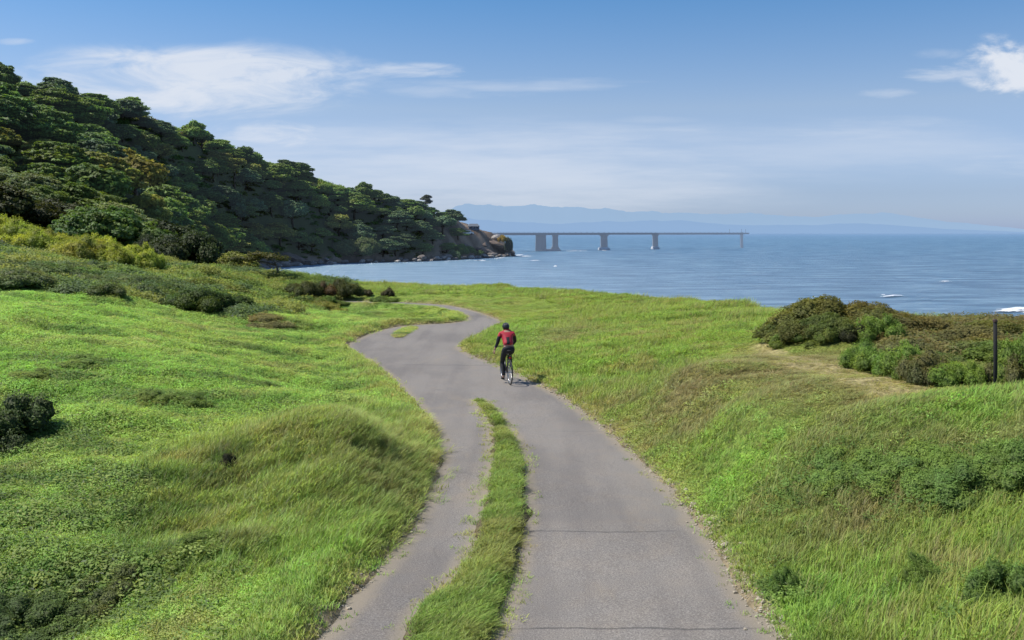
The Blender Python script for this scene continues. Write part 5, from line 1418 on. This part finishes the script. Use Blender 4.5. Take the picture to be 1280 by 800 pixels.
n_w = wt.noise(wt.scale(cv, (9, 34, 1)), 1.0, 8, 0.6, Distortion=0.6)
n_p = wt.noise(wt.scale(cv, (22, 40, 1)), 1.0, 8, 0.58, Distortion=0.3)
n_s = wt.noise(wt.scale(cv, (3, 26, 1)), 1.0, 6, 0.6)
def cloud(px, py, rx, ry, dens, nz, hard=0.30, bias=0.45):
    a = wt.math('DIVIDE', wt.math('SUBTRACT', U, (px - HX) / F), rx / F); b = wt.math('DIVIDE', wt.math('SUBTRACT', Vv, (HY - py) / F), ry / F)
    d = wt.math('ADD', wt.math('MULTIPLY', a, a), wt.math('MULTIPLY', b, b))
    e = wt.math('SUBTRACT', 1.0, d)
    k = wt.math('ADD', wt.math('MULTIPLY', e, 0.42), wt.math('MULTIPLY', wt.math('SUBTRACT', nz, 0.5), 2.2))
    k = wt.smooth(k, bias - 0.42, bias + hard)
    k = wt.math('MULTIPLY', k, wt.smooth(e, -0.7, 0.5))
    return wt.math('MULTIPLY', k, dens)
cl = None
for args in [(240, 100, 215, 46, 0.90, n_w, 0.45, 0.12), (310, 85, 120, 24, 0.85, n_p, 0.25, 0.30), (325, 170, 78, 22, 0.75, n_w, 0.22, 0.35), (520, 88, 95, 11, 0.65, n_w), (640, 104, 220, 12, 0.42, n_s), (560, 115, 120, 10, 0.3, n_w),
             (1268, 82, 70, 38, 1.0, n_p, 0.18, 0.30), (1190, 92, 75, 12, 0.5, n_w), (1110, 116, 40, 7, 0.35, n_w), (1190, 68, 60, 10, 0.25, n_w), (20, 52, 30, 5, 0.4, n_w),
             (700, 205, 560, 50, 0.55, n_s), (1000, 168, 280, 24, 0.45, n_s), (430, 200, 220, 30, 0.5, n_s), (1150, 205, 300, 26, 0.42, n_s), (830, 150, 90, 8, 0.22, n_s), (560, 218, 430, 66, 0.62, n_s, 0.7, 0.0), (1000, 190, 330, 40, 0.35, n_s, 0.7, 0.05)]:
    c = cloud(*args)
    cl = c if cl is None else wt.math('MAXIMUM', cl, c)
cl = wt.math('MULTIPLY', cl, front)
skyc = wt.mix(1.0, sky.outputs[0], (1.0, 1.0, 1.0), 'MULTIPLY')
STR = 0.10
grade = wt.ramp(wt.math('MULTIPLY', sp.outputs[2], 2.2, clamp=True), [(0.0, (0.80, 1.03, 1.88)), (0.04, (0.78, 0.97, 1.60)), (0.085, (0.76, 0.90, 1.40)), (0.28, (1.08, 1.08, 1.24)), (0.52, (0.62, 0.97, 1.26)), (1.0, (0.9, 1.1, 1.3))])
skyc = wt.mix(1.0, skyc, grade, 'MULTIPLY')
skyc = wt.mix(cl, skyc, tuple(v / STR for v in (0.74, 0.79, 0.88)))
wt.l.new(skyc, bg.inputs[0]); bg.inputs[1].default_value = STR
wt.l.new(bg.outputs[0], wo.inputs[0])

sl = bpy.data.lights.new('sun', 'SUN'); sl.energy = 5.0; sl.angle = math.radians(0.53); sl.color = (1.0, 0.955, 0.88)
so = bpy.data.objects.new('sun', sl); COL.objects.link(so)
so.rotation_euler = (-SUN).to_track_quat('-Z', 'Y').to_euler(); so.location = SUN * 200

cam = bpy.data.cameras.new('camera'); co = bpy.data.objects.new('camera', cam); COL.objects.link(co)
co.location = (0, 0, CAMZ); co.rotation_euler = (math.pi / 2, 0, 0)
cam.sensor_width = 36; cam.lens = F / 1280 * 36; cam.shift_y = -(400 - HY) / 1280
cam.clip_start = 0.1; cam.clip_end = 120000
scene.camera = co
scene.view_settings.view_transform = 'Standard'; scene.view_settings.look = 'None'; scene.view_settings.exposure = 0; scene.view_settings.gamma = 1
scene.cycles.use_denoising = True
scene.cycles.max_bounces = 3; scene.cycles.diffuse_bounces = 2; scene.cycles.transmission_bounces = 2; scene.cycles.glossy_bounces = 1
scene.cycles.use_adaptive_sampling = True; scene.cycles.adaptive_threshold = 0.02
scene.cycles.sample_clamp_indirect = 4
